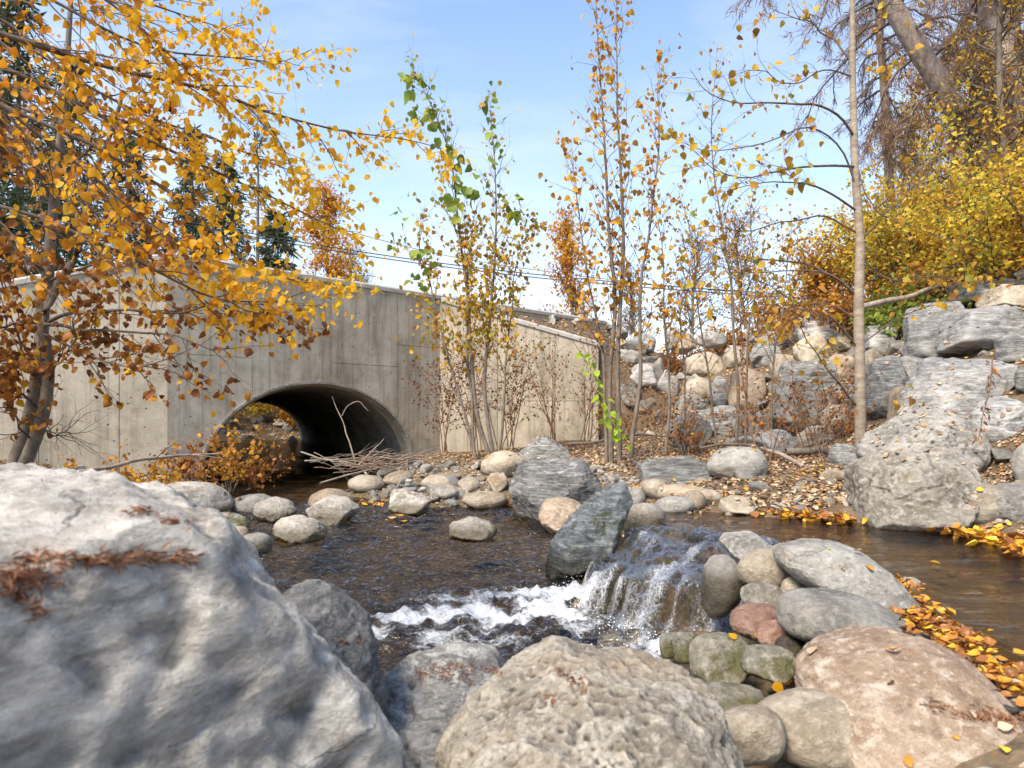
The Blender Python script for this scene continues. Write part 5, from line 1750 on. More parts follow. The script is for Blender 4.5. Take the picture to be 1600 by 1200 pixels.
for i, (pp, r_) in enumerate(AB):
    dd = rnd.uniform(-.5, .9)
    m_ = len(pp)
    p = px_path([(q[0], q[1], 7.7 - dd * j / (m_ - 1)) for j, q in enumerate(pp)], 7.7, 20, .03, i + 60)
    rad = np.linspace(r_, .0025, 20)
    tubes('branch', [(p, rad)], 6, M['twig'], alder)
    t1 = twigs_on(p, rad, 9, .55, .6, .004, 0, .02, 8, .2, 1)
    t2 = []
    for q, rq in t1: t2 += twigs_on(q, rq, 2, .2, .6, .0022, 0, .01, 4)
    tws += t1 + t2
    lsp.append(leaf_spots(t1 + t2 + [(p[8:], 0)], .24, .02))
tubes('twigs', tws, 3, M['twig'], alder, 'stuff')
put_leaves(alder, np.concatenate(lsp), .085, 'mixed', .5, LV, 'v', 200, .55)
# rusty drooping fronds
for k, (pp, lb) in enumerate([([(1155, 470), (1160, 540), (1162, 600), (1175, 640), (1188, 660)], 'rusty brown drooping frond hanging left of the slender trunk'), ([(1551, 560), (1545, 610), (1535, 660), (1528, 690)], 'rusty hanging frond at the right of the bank')]):
    D_ = 8.6 if k == 0 else 5.8
    c = P(pp[0][0], pp[0][1], D_)
    fr = empty('rusty_frond', tuple(c), lb, 'frond')
    p = px_path(pp, D_, 24, .01, k)
    tubes('stem', [(p, np.linspace(.006, .003, 24))], 5, M['twigred'], fr)
    sp = np.concatenate([leaf_spots([(p, 0)], .010 if k == 0 else .02, .018)])
    put_leaves(fr, sp, .06, 'sprig', .5, LVN, 'n', 0, .9)

# ---------- logs and sticks on the right flat
log('fallen_log', [(1190, 701, 8.3), (1225, 712, 7.6), (1265, 735, 6.9), (1300, 752, 6.4), (1326, 766, 6.0)], .026, 'dead', 'thin bleached pole lying on the leaves towards the overhanging boulder', 'log', 0, taper=.8)
log('fallen_log', [(1095, 700, 8.9), (1150, 694, 8.6), (1205, 706, 8.2)], .018, 'twig', 'curved dark branch lying behind the large smooth grey boulder', 'log', 0, taper=.8)
log('fallen_log', [(1228, 706, 7.9), (1270, 704, 7.9), (1335, 706, 7.9)], .045, 'bark', 'horizontal rotting log ending at the slender trunk', 'log', 0, taper=.9)
log('fallen_log', [(1345, 480, 10.6), (1385, 470, 10.8), (1425, 462, 11), (1450, 452, 11.2), (1520, 440, 11.5)], .05, 'dead', 'grey log lying on the crest right of the slender trunk', 'log', 1, taper=.6)
log('fallen_log', [(1285, 670, 8.0), (1300, 650, 8.1), (1318, 632, 8.2)], .02, 'twigred', 'short broken stake leaning left of the slender trunk', 'log')
log('fallen_branch', [(888, 694, 10.0), (930, 690, 9.7), (985, 680, 9.4), (1060, 684, 9.2)], .022, 'twig', 'dark branch lying under the orange leaved saplings', 'branch', 3)
log('fallen_branch', [(990, 728, 8.4), (1010, 700, 8.6), (1030, 670, 8.8)], .016, 'twig', 'dark stick leaning up from the dark grey rock', 'branch', 1)
log('fallen_branch', [(815, 716, 9.4), (770, 722, 9.0), (725, 742, 8.4)], .014, 'twig', 'twig lying by the smooth rounded tan boulder', 'branch', 1)
for k in range(26):
    a, b = rnd.uniform(890, 1230), rnd.uniform(685, 735)
    h = hit(a, b)
    if h is None: continue
    y = rnd.uniform(0, 3.14); L = rnd.uniform(.25, .7)
    q, r_ = grow((h.x, h.y, h.z + .03), (math.cos(y), math.sin(y), rnd.uniform(.0, .35)), L, rnd.uniform(.005, .011), 6, .02, .1)
    o = empty('dead_stick', (h.x, h.y, h.z), 'thin dead stick lying among the leaves under the saplings', 'stick', 'sticks among the leaves under the saplings')
    tubes('stem', [(q, r_)], 5, M[rnd.choice(['twig', 'dead', 'twigred'])], o)
# ---------- heap of driftwood at the culvert mouth
dc = P(590, 722, 9.4)
drift = [
 [(556, 722, 9.1), (545, 690, 9.1), (534, 655, 9.15), (525, 635, 9.2), (520, 620, 9.2)],
 [(534, 650, 9.15), (545, 632, 9.1), (560, 628, 9.1), (575, 642, 9.1)],
 [(470, 706, 9.0), (500, 716, 9.0), (540, 724, 9.1), (590, 732, 9.2)],
 [(476, 720, 9.1), (520, 718, 9.1), (570, 716, 9.2), (610, 712, 9.3)],
 [(560, 728, 9.0), (580, 705, 9.1), (600, 686, 9.2)],
 [(500, 755, 8.2), (560, 738, 8.7), (620, 725, 9.2), (680, 716, 9.7)],
 [(570, 738, 8.9), (588, 755, 8.6)],
]
for k, pp in enumerate(drift):
    p = px_path(pp, 9.2, 14, .01, k)
    o = empty('driftwood_stick', tuple(p[0]), ['tall forked bare stick standing up out of the driftwood heap', 'curved side twig of the tall bare stick in the driftwood heap', 'long bleached stick pointing left out of the driftwood heap', 'flat lying grey stick across the driftwood heap', 'bare stick slanting up to the right out of the heap', 'long stick lying from the riffle up to the heap', 'short stick slanting down from the heap'][k], 'stick')
    tubes('stem', [(p, np.linspace(.013 if k != 1 else .007, .004, 14))], 6, M['dead'], o)
for k in range(120):
    a = rnd.gauss(602, 42); a = min(max(a, 520), 700); D_ = rnd.uniform(8.9, 9.9)
    c = P(a, 735 - abs(rnd.gauss(0, 9)), D_)
    c[2] = max(c[2], gz(c[0], c[1]) + .01)
    an_ = rnd.gauss(.25, .45); L = rnd.uniform(.25, .75)
    d = np.array([math.cos(an_), math.sin(an_) * .8, rnd.gauss(.05, .14)])
    q, r_ = grow(c - d * L / 2 + (0, 0, rnd.uniform(0, .13)), d, L, rnd.uniform(.003, .0095), 7, .0, .13)
    o = empty('driftwood_stick', tuple(q[0]), rnd.choice(['bleached', 'short brown', 'thin grey', 'crooked pale']) + ' stick in the driftwood heap at the right of the culvert mouth', 'stick', 'sticks of the driftwood heap')
    tubes('stem', [(q, r_)], 5, M[rnd.choice(['dead', 'dead', 'twigred', 'twig'])], o)
# ================================================================ HILLSIDE SHRUBS, BACKGROUND TREES
def shrub(x, y, h, rx, n, mat, tint, lsize, label, group=None, name='yellow_shrub', ry=None, zz=None, cat='shrub', hang=.2, nst=12):
    """a many stemmed shrub: leaves gathered round the ends of real stems"""
    z = gz(x, y) if zz is None else zz
    ry = ry or rx
    o = empty(name, (x, y, z), label, cat, group)
    stems, ends = [], []
    for i in range(nst):
        a = rnd.uniform(0, 6.28); q_ = math.sqrt(rnd.random())
        d = np.array([math.cos(a) * rx * q_, math.sin(a) * ry * q_, h * rnd.uniform(.55, .95)])
        L = np.linalg.norm(d)
        p, r_ = grow((x + d[0] * .1, y + d[1] * .1, z - .05), d, L, .012 + .008 * h, 8, .01, .10)
        stems.append((p, r_))
        t1 = twigs_on(p, r_, 7, L * .36, .8, .008, .01, .02, 6, .3, 1)
        stems += t1
        for q, rq in t1:
            t2 = twigs_on(q, rq, 3, L * .18, .8, .004, .02, 0, 5, .2, 1)
            stems += t2; ends += t2 + [(q, rq)]
    if nst and mat is not None:
        tubes('branches', stems, 3, M['twig'], o, 'stuff')
    tot = sum(np.linalg.norm(np.diff(p, axis=0), axis=1).sum() for p, _ in ends)
    sp = leaf_spots(ends, tot / n, lsize * .9)
    t = tint + fbm(sp * .9, 3, 77) * .35
    put_leaves(o, sp, lsize, mat, t, LVS if lsize > .05 else LVN, 's', 0, hang)
    return o


GRP = 'shrubs on top of the stone bank'
SH = [
  # px of foot, D, height, rx, n, mat, tint
 (1600, 11.6, 2.9, 1.4, 4200, 'shrub', .55, 'tall yellow shrub cut by the right edge on top of the bank'),
 (1520, 12.6, 2.8, 1.4, 4200, 'shrub', .50, 'bright yellow shrub below the leaning pine trunk'),
 (1440, 12.8, 2.3, 1.2, 3600, 'shrub', .62, 'yellow green shrub right of the slender trunk'),
 (1375, 13.6, 2.2, 1.1, 3300, 'shrub', .75, 'greenish yellow shrub just behind the slender trunk'),
 (1320, 14.6, 2.1, 1.0, 3000, 'shrub', .42, 'yellow shrub left of the slender trunk on the crest'),
 (1275, 15.0, 1.5, .9, 2400, 'ochre', .55, 'orange shrub at the left end of the shrub row'),
 (1250, 14.0, .9, .7, 1500, 'amber', .65, 'low rust coloured shrub at the crest left of the orange shrub'),
 (1560, 10.8, 1.5, 1.0, 2600, 'shrub', .5, 'lower yellow shrub in front of the tall one at the right edge'),
 (1480, 11.4, 1.2, .8, 1900, 'ochre', .65, 'low orange yellow shrub behind the white layered rock'),
 (1640, 10.4, 2.2, 1.1, 2600, 'shrub', .5, 'yellow shrub mostly outside the right edge'),
 (1405, 11.6, .7, .7, 1200, 'green', .35, 'dark green low plant on the crest right of the slender trunk'),
 (1450, 11.9, .8, .7, 1300, 'green', .25, 'dark green glossy plant under the yellow shrubs'),
 (1345, 12.6, 1.0, .9, 1600, 'amber', .6, 'dry brown tangle behind the slender trunk'),
 (1210, 16.0, .8, .9, 1400, 'amber', .55, 'low brown growth on the crest behind the thin sapling'),
 (1130, 17.0, .7, .9, 1300, 'ochre', .5, 'low ochre growth on the crest left of the thin sapling'),
 (1050, 18.0, .8, 1.0, 1300, 'amber', .5, 'dry low growth on the crest behind the orange leaved saplings'),
]
for a, D_, h_, rx, n, mt, tn_, lb in SH:
    x_ = (a - 800) / 1067 * D_
    shrub(x_, D_, h_, rx, n, mt, tn_, .085 if mt != 'green' else .11, lb, GRP, 'hill_shrub' )
# second row behind
for k, (a, D_, h_, mt, tn_, lb) in enumerate([(1620, 15.5, 4.0, 'shrub', .5, 'tall shrub of the back row at the right edge'), (1520, 16.5, 3.4, 'shrub', .45, 'tall shrub of the back row below the pine'), (1430, 17.0, 3.0, 'shrub', .6, 'tall shrub of the back row right of the slender trunk'), (1345, 18.0, 2.4, 'ochre', .6, 'orange yellow shrub of the back row behind the slender trunk')]):
    shrub((a - 800) / 1067 * D_, D_, h_, 1.8, 3200, mt, tn_, .11, lb, GRP, 'hill_shrub')


def needle_tree(x, y, h, r, n, mat, label, z=None, name='conifer_tree', bare=.12, trunk_r=None, lean=(0, 0), droop=.10, size=.30, group=None, levels=None, bark='bark', bl=1.0):
    z = gz(x, y) if z is None else z
    o = empty(name, (x, y, z), label, 'tree', group)
    tp = curve([(x, y, z - .2), (x + lean[0] * .5, y + lean[1] * .5, z + h * .5), (x + lean[0], y + lean[1], z + h)], 16, .04, int(x * 10) % 50)
    tr_ = trunk_r or h * .014
    tubes('trunk', [(tp, np.linspace(tr_, tr_ * .18, 16))], 8, M[bark], o)
    nb = levels or int(h * 9)
    bs, pos, dirs = [], [], []
    for i in range(nb):
        t = bare + (1 - bare) * (i + rnd.random()) / nb
        c = tp[0] * 0 + np.array([np.interp(t, np.linspace(0, 1, 16), tp[:, j]) for j in range(3)])
        L = (r * (1 - t) ** .8 + .25) * rnd.uniform(.65, 1.15) * bl
        a = rnd.uniform(0, 6.28)
        p, r_ = grow(c, (math.cos(a), math.sin(a), .12 - .5 * (1 - t) * droop * 4), L, tr_ * .16, 7, droop * .5, .06)
        bs.append((p, r_))
        ts = twigs_on(p, r_, max(3, int(L * 5)), L * .28 + .1, .9, .006, .04, 0, 3, .15, 1)
        bs += ts
        for q, rq in ts + [(p, r_)]:
            pos.append(q); dirs.append(np.gradient(q, axis=0))
    tubes('branches', bs, 3, M['twig'], o, 'stuff')
    pos = np.concatenate(pos); dirs = np.concatenate(dirs)
    k = RNG.integers(0, len(pos), n)
    d = dirs[k]; d /= np.linalg.norm(d, axis=1)[:, None]
    y_ = d + RNG.normal(0, .55, d.shape) + np.array([0, 0, -.15]); y_ /= np.linalg.norm(y_, axis=1)[:, None]
    z_ = RNG.normal(size=d.shape); z_ -= (z_ * y_).sum(1)[:, None] * y_; z_ /= np.linalg.norm(z_, axis=1)[:, None]
    R = np.stack([np.cross(y_, z_), y_, z_], -1)
    pp = pos[k] + RNG.normal(0, .06, (n, 3))
    sh_ = (np.array([(0, 0, 0), (-.10, .5, .02), (0, 1, 0), (.10, .5, .02)], float), np.array([(0, 1, 2), (0, 2, 3)]))
    put_leaves(o, pp, size, mat, .45, sh_, 'x', 0, rot=R)
    return o


BG = [(30, 24, 13, 2.8, 'dense green conifer at the far left behind the golden branches'), (110, 30, 14, 3.0, 'green conifer behind the left end of the bridge'), (-80, 20, 10, 2.6, 'green conifer mostly outside the left edge'),
      (200, 36, 13, 2.6, 'dark conifer behind the golden branches above the left wing wall'), (300, 40, 15, 2.2, 'tall thin dark conifer behind the bridge'), (350, 34, 11.0, 2.3, 'dark green conifer left of the bare pole like trunk behind the bridge'),
      (435, 36, 8.8, 1.9, 'smaller dark green conifer right of the bare trunk behind the bridge')]
for a, D_, h_, r_, lb in BG:
    needle_tree((a - 800) / 1067 * D_, D_, h_, r_, 7000, 'conifer', lb, z=2.9 if D_ > 22 else 1.5, size=.42, group='conifers behind the bridge')
needle_tree((402 - 800) / 1067 * 32, 32, 13, 1.0, 900, 'conifer', 'bare straight conifer trunk rising behind the bridge', z=2.9, size=.35, bare=.15, trunk_r=.13, levels=60)


def broad_tree(a, D_, h_, spread_, n, mat, tint, lsize, label, z=None, name='birch_tree', group=None, nb=34, bark='bark', upright=1.3, kk=0):
    x = (a - 800) / 1067 * D_
    z = gz(x, D_) if z is None else z
    o = empty(name, (x, D_, z), label, 'tree', group)
    tp, tr_ = grow((x, D_, z - .2), (rnd.gauss(0, .04), 0, 1), h_, h_ * .012 + .03, 14, 0, .03)
    tubes('trunk', [(tp, tr_)], 8, M[bark], o)
    bs = twigs_on(tp, tr_, nb, lambda t: spread_ * (1.25 - t), .75, .03, 0, .05, 8, .18, 1)
    t2 = []
    for q, rq in bs: t2 += twigs_on(q, rq, 7, spread_ * .35, .7, .012, 0, .02, 6, .2, 1)
    t3 = []
    for q, rq in t2: t3 += twigs_on(q, rq, 2, spread_ * .16, .7, .006, 0, 0, 4)
    tubes('branches', bs + t2 + t3, 3, M['twig'], o, 'stuff')
    ends = t2 + t3
    tot = sum(np.linalg.norm(np.diff(p, axis=0), axis=1).sum() for p, _ in ends)
    sp = leaf_spots(ends, tot / n, lsize)
    t = tint + fbm(sp * .7, 3, 88) * .3
    put_leaves(o, sp, lsize, mat, t, LVN, 'n', 0, .4)


broad_tree(512, 30, 8.2, 2.0, 6500, 'gold', .25, .17, 'golden birch behind the bridge left of centre', z=2.6)
broad_tree(575, 34, 6.8, 2.0, 2200, 'ochre', .3, .13, 'thin leaved rusty tree behind the bridge beside the golden birch', z=2.6)
broad_tree(902, 24, 5.3, 1.25, 3200, 'gold', .3, .15, 'orange birch beyond the road behind the orange leaved saplings', z=2.9)
broad_tree(1000, 27, 3.9, 1.5, 900, 'ochre', .45, .12, 'sparse bushy tree beyond the road behind the saplings', z=2.9)
broad_tree(1170, 26, 5.2, 2.2, 1900, 'ochre', .5, .11, 'sparse yellowing tree beyond the crest left of the slender trunk', z=3.2)
broad_tree(1080, 30, 5.6, 2.0, 1200, 'amber', .5, .12, 'twiggy brownish tree beyond the crest behind the thin sapling', z=3.2)

# leaning pine, red barked trunk and brown drooping boughs at the top right
def pine(pts, D, r0, r1, label, nb, mat, n, seed, bl=2.0, droop=.18, size=.22, t0=.3, bark='pinebark', lpx=None):
    p = px_path(pts, D, 26, .03, seed)
    c = p[0].copy(); c[2] = gz(c[0], c[1]) - .1
    p = np.concatenate([[c], p[1:]])
    o = empty('pine_tree', tuple(c), label, 'tree')
    rad = np.linspace(r0, r1, 26)
    tubes('trunk', [(p, rad)], 14, M[bark], o)
    bs = twigs_on(p, rad, nb, bl, 1.2, .035, droop, 0, 9, t0, 1)
    t2 = []
    for q, rq in bs: t2 += twigs_on(q, rq, 9, bl * .32, .8, .010, .12, 0, 6, .15, 1)
    tubes('branches', bs, 5, M['twig'], o, 'stuff')
    tubes('twigs', t2, 3, M['twig'], o, 'stuff')
    pos = np.concatenate([q for q, _ in t2]); dirs = np.concatenate([np.gradient(q, axis=0) for q, _ in t2])
    k = RNG.integers(0, len(pos), n)
    d = dirs[k]; d /= np.linalg.norm(d, axis=1)[:, None]
    y_ = d * .7 + RNG.normal(0, .45, d.shape) + np.array([0, 0, -.3]); y_ /= np.linalg.norm(y_, axis=1)[:, None]
    z_ = RNG.normal(size=d.shape); z_ -= (z_ * y_).sum(1)[:, None] * y_; z_ /= np.linalg.norm(z_, axis=1)[:, None]
    R = np.stack([np.cross(y_, z_), y_, z_], -1)
    sh_ = (np.array([(0, 0, 0), (-.035, .5, .02), (0, 1, 0), (.035, .5, .02)], float), np.array([(0, 1, 2), (0, 2, 3)]))
    put_leaves(o, pos[k] + RNG.normal(0, .04, (n, 3)), size, mat, .5, sh_, 'x', 0, rot=R)
    return o


pine([(1575, 420), (1540, 260), (1520, 205), (1485, 155), (1445, 95), (1410, 40), (1370, -40), (1320, -160)], 14.5, .25, .17, 'leaning pine with a grey scaly trunk at the top right', 14, 'browncon', 6000, 3, 2.6)
pine([(1585, 420), (1570, 300), (1562, 200), (1560, 60), (1560, -160)], 16.5, .50, .40, 'thick upright trunk hung with rusty boughs at the top right', 44, 'browncon', 26000, 4, 1.5, .2, .26, .3)
pine([(1400, 460), (1392, 330), (1385, 220), (1378, 100), (1370, -60), (1365, -200)], 18.0, .13, .07, 'slim dark conifer with brown drooping twigs behind the slender trunk', 44, 'browncon', 12000, 5, 1.7, .16, .24, .3)

broad_tree(1600, 12.5, 6.2, 1.7, 2600, 'shrub', .5, .10, 'yellow leaved young tree in front of the thick upright trunk at the right edge', name='young_tree')
broad_tree(1490, 13.5, 4.6, 1.3, 1300, 'ochre', .6, .09, 'small ochre leaved tree crossing the leaning pine trunk', name='young_tree')
broad_tree(1430, 24, 8.5, 2.6, 3800, 'shrub', .75, .15, 'olive yellow tree far behind the slim drooping conifers', z=3.2, name='young_tree')
broad_tree(1540, 22, 9.5, 2.8, 4200, 'ochre', .3, .15, 'rusty tree far behind the leaning pine at the top right', z=3.2, name='young_tree')
# scenery seen through the culvert
for k, (x_, y_, h_, r_, mt, tn_, lb) in enumerate([(-13.8, 31, 1.9, 1.5, 'ochre', .6, 'orange bush on the far bank seen through the culvert'), (-11.6, 33.5, 2.2, 1.7, 'shrub', .5, 'yellow green bush seen through the culvert'), (-9.6, 31.5, 1.6, 1.3, 'ochre', .5, 'brownish orange bush at the right of the culvert view'), (-16, 35, 3.0, 2.2, 'gold', .3, 'golden bush further back seen through the culvert'), (-12.5, 38, 3.4, 2.4, 'ochre', .6, 'tall orange bush furthest back through the culvert'), (-8.5, 35, 2.6, 2.0, 'shrub', .6, 'green yellow bush at the right back of the culvert view')]):
    shrub(x_, y_, h_, r_, 2200, mt, tn_, .16, lb, 'bushes beyond the culvert', 'far_bush', hang=.3)

shrub(-19, 43, 6.5, 4.5, 2600, 'ochre', .5, .3, 'tall ochre tree filling the far background of the culvert view', 'bushes beyond the culvert', 'far_bush', hang=.3)
shrub(-13, 46, 6.5, 4.5, 2600, 'shrub', .5, .3, 'tall yellow green tree filling the far background of the culvert view', 'bushes beyond the culvert', 'far_bush', hang=.3)

# overhead cables
pl = empty('power_line', (-20, 22, 8), 'sagging black overhead cables crossing the sky behind the bridge', 'power line')
for k, dy in enumerate((0, -5, 34)):
    pts_ = [(-500, 215 + dy * 2), (0, 300 + dy), (200, 335 + dy), (400, 371 + dy), (530, 393 + dy), (665, 413 + dy), (860, 436 + dy), (1100, 456 + dy), (1500, 480 + dy)] if k < 2 else [(-300, 255), (0, 268), (300, 306), (380, 322), (480, 345), (700, 400), (900, 430), (1300, 470)]
    p = px_path(pts_, 27, 40)
    tubes('cable', [(p, np.full(40, .020 if k < 2 else .012))], 4, M['black'], pl)

# ================================================================ FALLEN LEAVES
def litter_on(n, xr, yr, acc, size, zmax=30, rock_share=.10):
    ps, ns = [], []
    for _ in range(n):
        x_, y_ = rnd.uniform(*xr), rnd.uniform(*yr)
        if not acc(x_, y_): continue
        h = top(x_, y_, zmax)
        if h is None or h[1].z < .6: continue
        if h[0].z > gz(x_, y_) + .05 and rnd.random() > rock_share: continue
        ps.append(h[0][:]); ns.append(h[1][:])
    return np.array(ps), np.array(ns)


def lay(name, ps, ns, size, mat, tint, label=None, lift=.004, tilt=.45, shape=LVC, kind='stuff'):
    n = len(ps)
    a = RNG.uniform(0, 2 * np.pi, n)
    z_ = ns + RNG.normal(0, tilt, (n, 3)) * .6; z_ /= np.linalg.norm(z_, axis=1)[:, None]
    y_ = np.stack([np.cos(a), np.sin(a), 0 * a], 1); y_ -= (y_ * z_).sum(1)[:, None] * z_; y_ /= np.linalg.norm(y_, axis=1)[:, None]
    R = np.stack([np.cross(y_, z_), y_, z_], -1)
    s_ = size * RNG.uniform(.5, 1.3, n)
    t_ = np.clip(RNG.beta(1.3, 1.5, n) + tint, 0, 1)
    st = np.stack([RNG.uniform(.7, 1.3, n), np.ones(n), RNG.uniform(.2, 1.3, n)], 1)
    o = soup(name, shape[0], shape[1], ps + ns * lift + z_ * s_[:, None] * .06, s_, R, M[mat], kind, t_, True, stretch=st)
    return o


g2 = lambda a, b: ground_z(np.array([a]), np.array([b]), False)[0]
A1 = litter_on(38000, (-1.6, 4.8), (4.7, 12), lambda a, b: (b > 6.9 or a > .9) and (b > 4.75 or a > 3.0), .05)
m = A1[0][:, 2] > .33
m |= (RNG.random(len(m)) < .22) & (A1[0][:, 2] > .01)
lay('leaf_litter', A1[0][m], A1[1][m], .036, 'litter', -.02)
A2 = litter_on(30000, (1.8, 11), (5, 18), lambda a, b: float(toe_dist(np.array([a]), np.array([b]))[0]) > -.2, .06)
lay('leaf_litter', A2[0], A2[1], .046, 'litter', -.02)
A3 = litter_on(5000, (2.4, 5.0), (3.0, 5.2), lambda a, b: True, .06)
m = A3[0][:, 2] > .315
lay('leaf_litter', A3[0][m], A3[1][m], .036, 'litter', .10)
A4 = litter_on(8000, (-7.5, -2.4), (3.2, 10), lambda a, b: True, .06)
m = A4[0][:, 2] > .02
lay('leaf_litter', A4[0][m], A4[1][m], .050, 'litter', -.05)
A7 = litter_on(4000, (-17, -6), (27.5, 38), lambda a, b: True, .06)
m = A7[0][:, 2] > .0
lay('leaf_litter', A7[0][m], A7[1][m], .11, 'litter', .0)
A5 = litter_on(900, (-1.3, 4), (13.9, 17), lambda a, b: True, .06)
lay('leaf_litter', A5[0], A5[1], .07, 'litter', -.05)
# mats of yellow leaves caught at the edge of the upper pool
def mat_px(pts, spread, n, z, size, name, label, mat='wetlitter', tint=.05, cat='leaves'):
    path = curve([((a - 800) / 1067 * ((1 - z) * 1067 / (b - 650)), (1 - z) * 1067 / (b - 650), z) for a, b in pts], 60)
    k = RNG.integers(0, 60, n)
    q = path[k] + np.stack([RNG.normal(0, spread, n), RNG.normal(0, spread * .8, n), np.abs(RNG.normal(0, .012, n)) + .003], 1)
    o = lay(name, q, np.repeat([[0, 0, 1.]], n, 0), size, mat, tint * .5, tilt=.7)
    return o
mat_px([(1395, 912), (1430, 950), (1475, 985), (1530, 1030), (1600, 1075)], .035, 420, .305, .028, 'wet_leaves', '')
mat_px([(1420, 965), (1470, 1000), (1530, 1055), (1590, 1085), (1640, 1110)], .045, 420, .305, .028, 'wet_leaves', '', tint=.1)
mat_px([(1200, 806), (1280, 812), (1330, 818)], .06, 130, .302, .055, 'wet_leaves', '', tint=.35)
mat_px([(1500, 838), (1560, 848), (1620, 870)], .06, 260, .305, .055, 'wet_leaves', '', tint=.3)
mat_px([(690, 791), (740, 788), (790, 793)], .07, 120, .004, .06, 'wet_leaves', '', tint=.15)
mat_px([(520, 780), (560, 790), (600, 788)], .10, 60, .01, .06, 'wet_leaves', '', tint=.1)
A6 = litter_on(700, (.75, 1.6), (1.3, 3.0), lambda a, b: True, .04)
m = RNG.random(len(A6[0])) < .30
lay('leaf_litter', A6[0][m], A6[1][m], .026, 'litter', .22)

# single leaves and rust coloured sprigs one can point at
def single_leaf(px, py, label, size=.05, mat='gold', t=.6, z=None, D=None, shape=LV, cat='leaf', group=None, flat=.15):
    if z is not None:
        D = (1 - z) * 1067 / (py - 650); c = P(px, py, D)
    else:
        d = Vector(((px - 800) / 1067, 1, -(py - 650) / 1067)).normalized(); best = None
        for b in SURF:
            h = b.ray_cast(Vector((0, 0, 1)) + d * .3, d)
            if h[0] is not None and (best is None or h[3] < best[3]): best = h
        if best is None: return
        c = np.array(best[0][:]) + np.array(best[1][:]) * .006
    me = np_mesh('leaf', shape[0] * np.array([1, 1, .6]), shape[1], np.full(len(shape[0]), t)); me.materials.append(M[mat])
    o = link('fallen_leaf', me, None, None, tuple(c))
    nrm = Vector((0, 0, 1)) if z is not None else Vector(best[1][:])
    o.rotation_euler = (nrm.to_track_quat('Z', 'Y').to_matrix() @ __import__('mathutils').Matrix.Rotation(rnd.uniform(0, 6.28), 3, 'Z')).to_euler()
    o.scale = (size * (.6 if D is None else 1),) * 3
    tag(o, label, cat, group)
single_leaf(1452, 877, 'tiny yellow leaf floating alone in the middle of the upper pool', .05, z=.31)
single_leaf(1180, 990, 'yellow leaf on the mossy stones below the cascade', .06)
single_leaf(1150, 1000, 'golden leaf on the rough mossy stone', .055)
single_leaf(1298, 858, 'small green yellow leaf on the long flat grey stone', .02, 'lime')
single_leaf(1595, 1055, 'bright yellow leaf at the right edge of the upper pool', .06, z=.31)
single_leaf(628, 808, 'orange leaf caught against the square grey block', .10, 'ochre', .7, z=.015, shape=LVC)
single_leaf(612, 812, 'brown leaf caught against the square grey block', .10, 'litter', .5, z=.015, shape=LVC)
single_leaf(632, 815, 'yellow leaf floating in front of the square grey block', .10, 'gold', .7, z=.012)
single_leaf(1210, 1065, 'large yellow leaf in the trickle behind the pale bottom stone', .07, 'gold', .6)
single_leaf(1235, 1072, 'second yellow leaf in the trickle left of the brown speckled stone', .07, 'gold', .4)
single_leaf(1275, 1015, 'curled brown leaf under the oval stone', .06, 'litter', .5, shape=LVC)


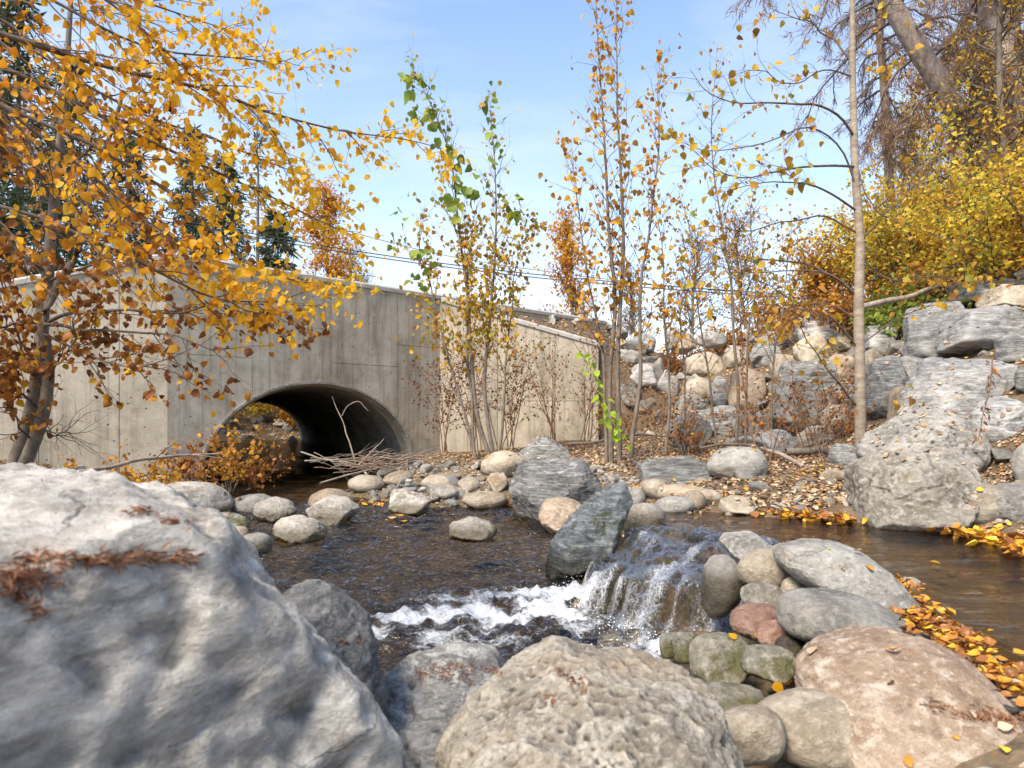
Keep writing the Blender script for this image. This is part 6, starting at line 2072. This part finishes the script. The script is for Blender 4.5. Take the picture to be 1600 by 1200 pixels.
def sprig(px0, py0, px1, py1, n, label, size=.016, sp=5.0):
    n = int(n * 1.3); size *= .58; sp *= 1.7
    """rust coloured cedar sprig lying on a rock: scaly flakes along a thin stalk"""
    spots_, ns_ = [], []
    for i in range(n):
        t = rnd.random()
        a = px0 + (px1 - px0) * t + rnd.gauss(0, sp); b = py0 + (py1 - py0) * t + rnd.gauss(0, sp * .45)
        d = Vector(((a - 800) / 1067, 1, -(b - 650) / 1067)).normalized(); best = None
        for bb in SURF[:14]:
            h = bb.ray_cast(Vector((0, 0, 1)) + d * .2, d)
            if h[0] is not None and (best is None or h[3] < best[3]): best = h
        if best is None or best[1].z < .05: continue
        spots_.append(best[0][:]); ns_.append(best[1][:])
    if len(spots_) < 3: return
    ps, ns = np.array(spots_), np.array(ns_)
    c = ps.mean(0)
    k = len(ps)
    a = RNG.normal(RNG.uniform(0, 6), .7, k)
    z_ = ns + RNG.normal(0, .3, (k, 3)); z_ /= np.linalg.norm(z_, axis=1)[:, None]
    y_ = np.stack([np.cos(a), np.sin(a), RNG.normal(0, .2, k)], 1); y_ -= (y_ * z_).sum(1)[:, None] * z_; y_ /= np.linalg.norm(y_, axis=1)[:, None]
    R = np.stack([np.cross(y_, z_), y_, z_], -1)
    o = soup('cedar_sprig', LVS[0] * np.array([.28, 1, 1]), LVS[1], ps - c + ns * .003, size * RNG.uniform(.5, 1.9, k), R, M['sprig'], 'stuff', RNG.random(k), True)
    o.location = tuple(c)
    tag(o, label, 'sprig', 'rust coloured cedar sprigs on the rocks')
sprig(20, 880, 290, 872, 260, 'long rust coloured sprig lying across the huge foreground boulder', .022, 7)
sprig(10, 905, 75, 900, 140, 'clump of rust flakes at the left of the huge foreground boulder', .022, 12)
sprig(0, 925, 70, 965, 60, 'rust stalk at the left edge of the huge foreground boulder', .02, 4)
sprig(255, 812, 290, 822, 40, 'small rust leaf near the top of the huge foreground boulder', .02, 4)
sprig(205, 800, 240, 802, 24, 'faint rust flake high on the huge foreground boulder', .02, 3)
sprig(665, 1050, 735, 1060, 130, 'rust sprig on the low dark grey rock', .022, 9)
sprig(700, 1042, 790, 1052, 70, 'long rust sprig at the top of the low dark grey rock', .022, 4)
sprig(880, 1050, 895, 1062, 26, 'rust flake on the pitted foreground boulder', .022, 3)
sprig(905, 1045, 915, 1075, 22, 'second rust flake right of the first on the pitted boulder', .022, 3)
sprig(840, 1085, 870, 1100, 22, 'faint rust flakes lower on the pitted boulder', .018, 4)
sprig(525, 998, 545, 1004, 20, 'rust flake on the blue grey jagged rock', .02, 4)
sprig(1310, 885, 1324, 892, 16, 'two rust flakes on the long flat grey stone', .016, 3)
sprig(1440, 1095, 1490, 1115, 40, 'rust sprig on the large brown speckled stone', .018, 6)
sprig(1530, 1120, 1600, 1130, 120, 'heap of rust flakes at the lower right corner', .024, 9)
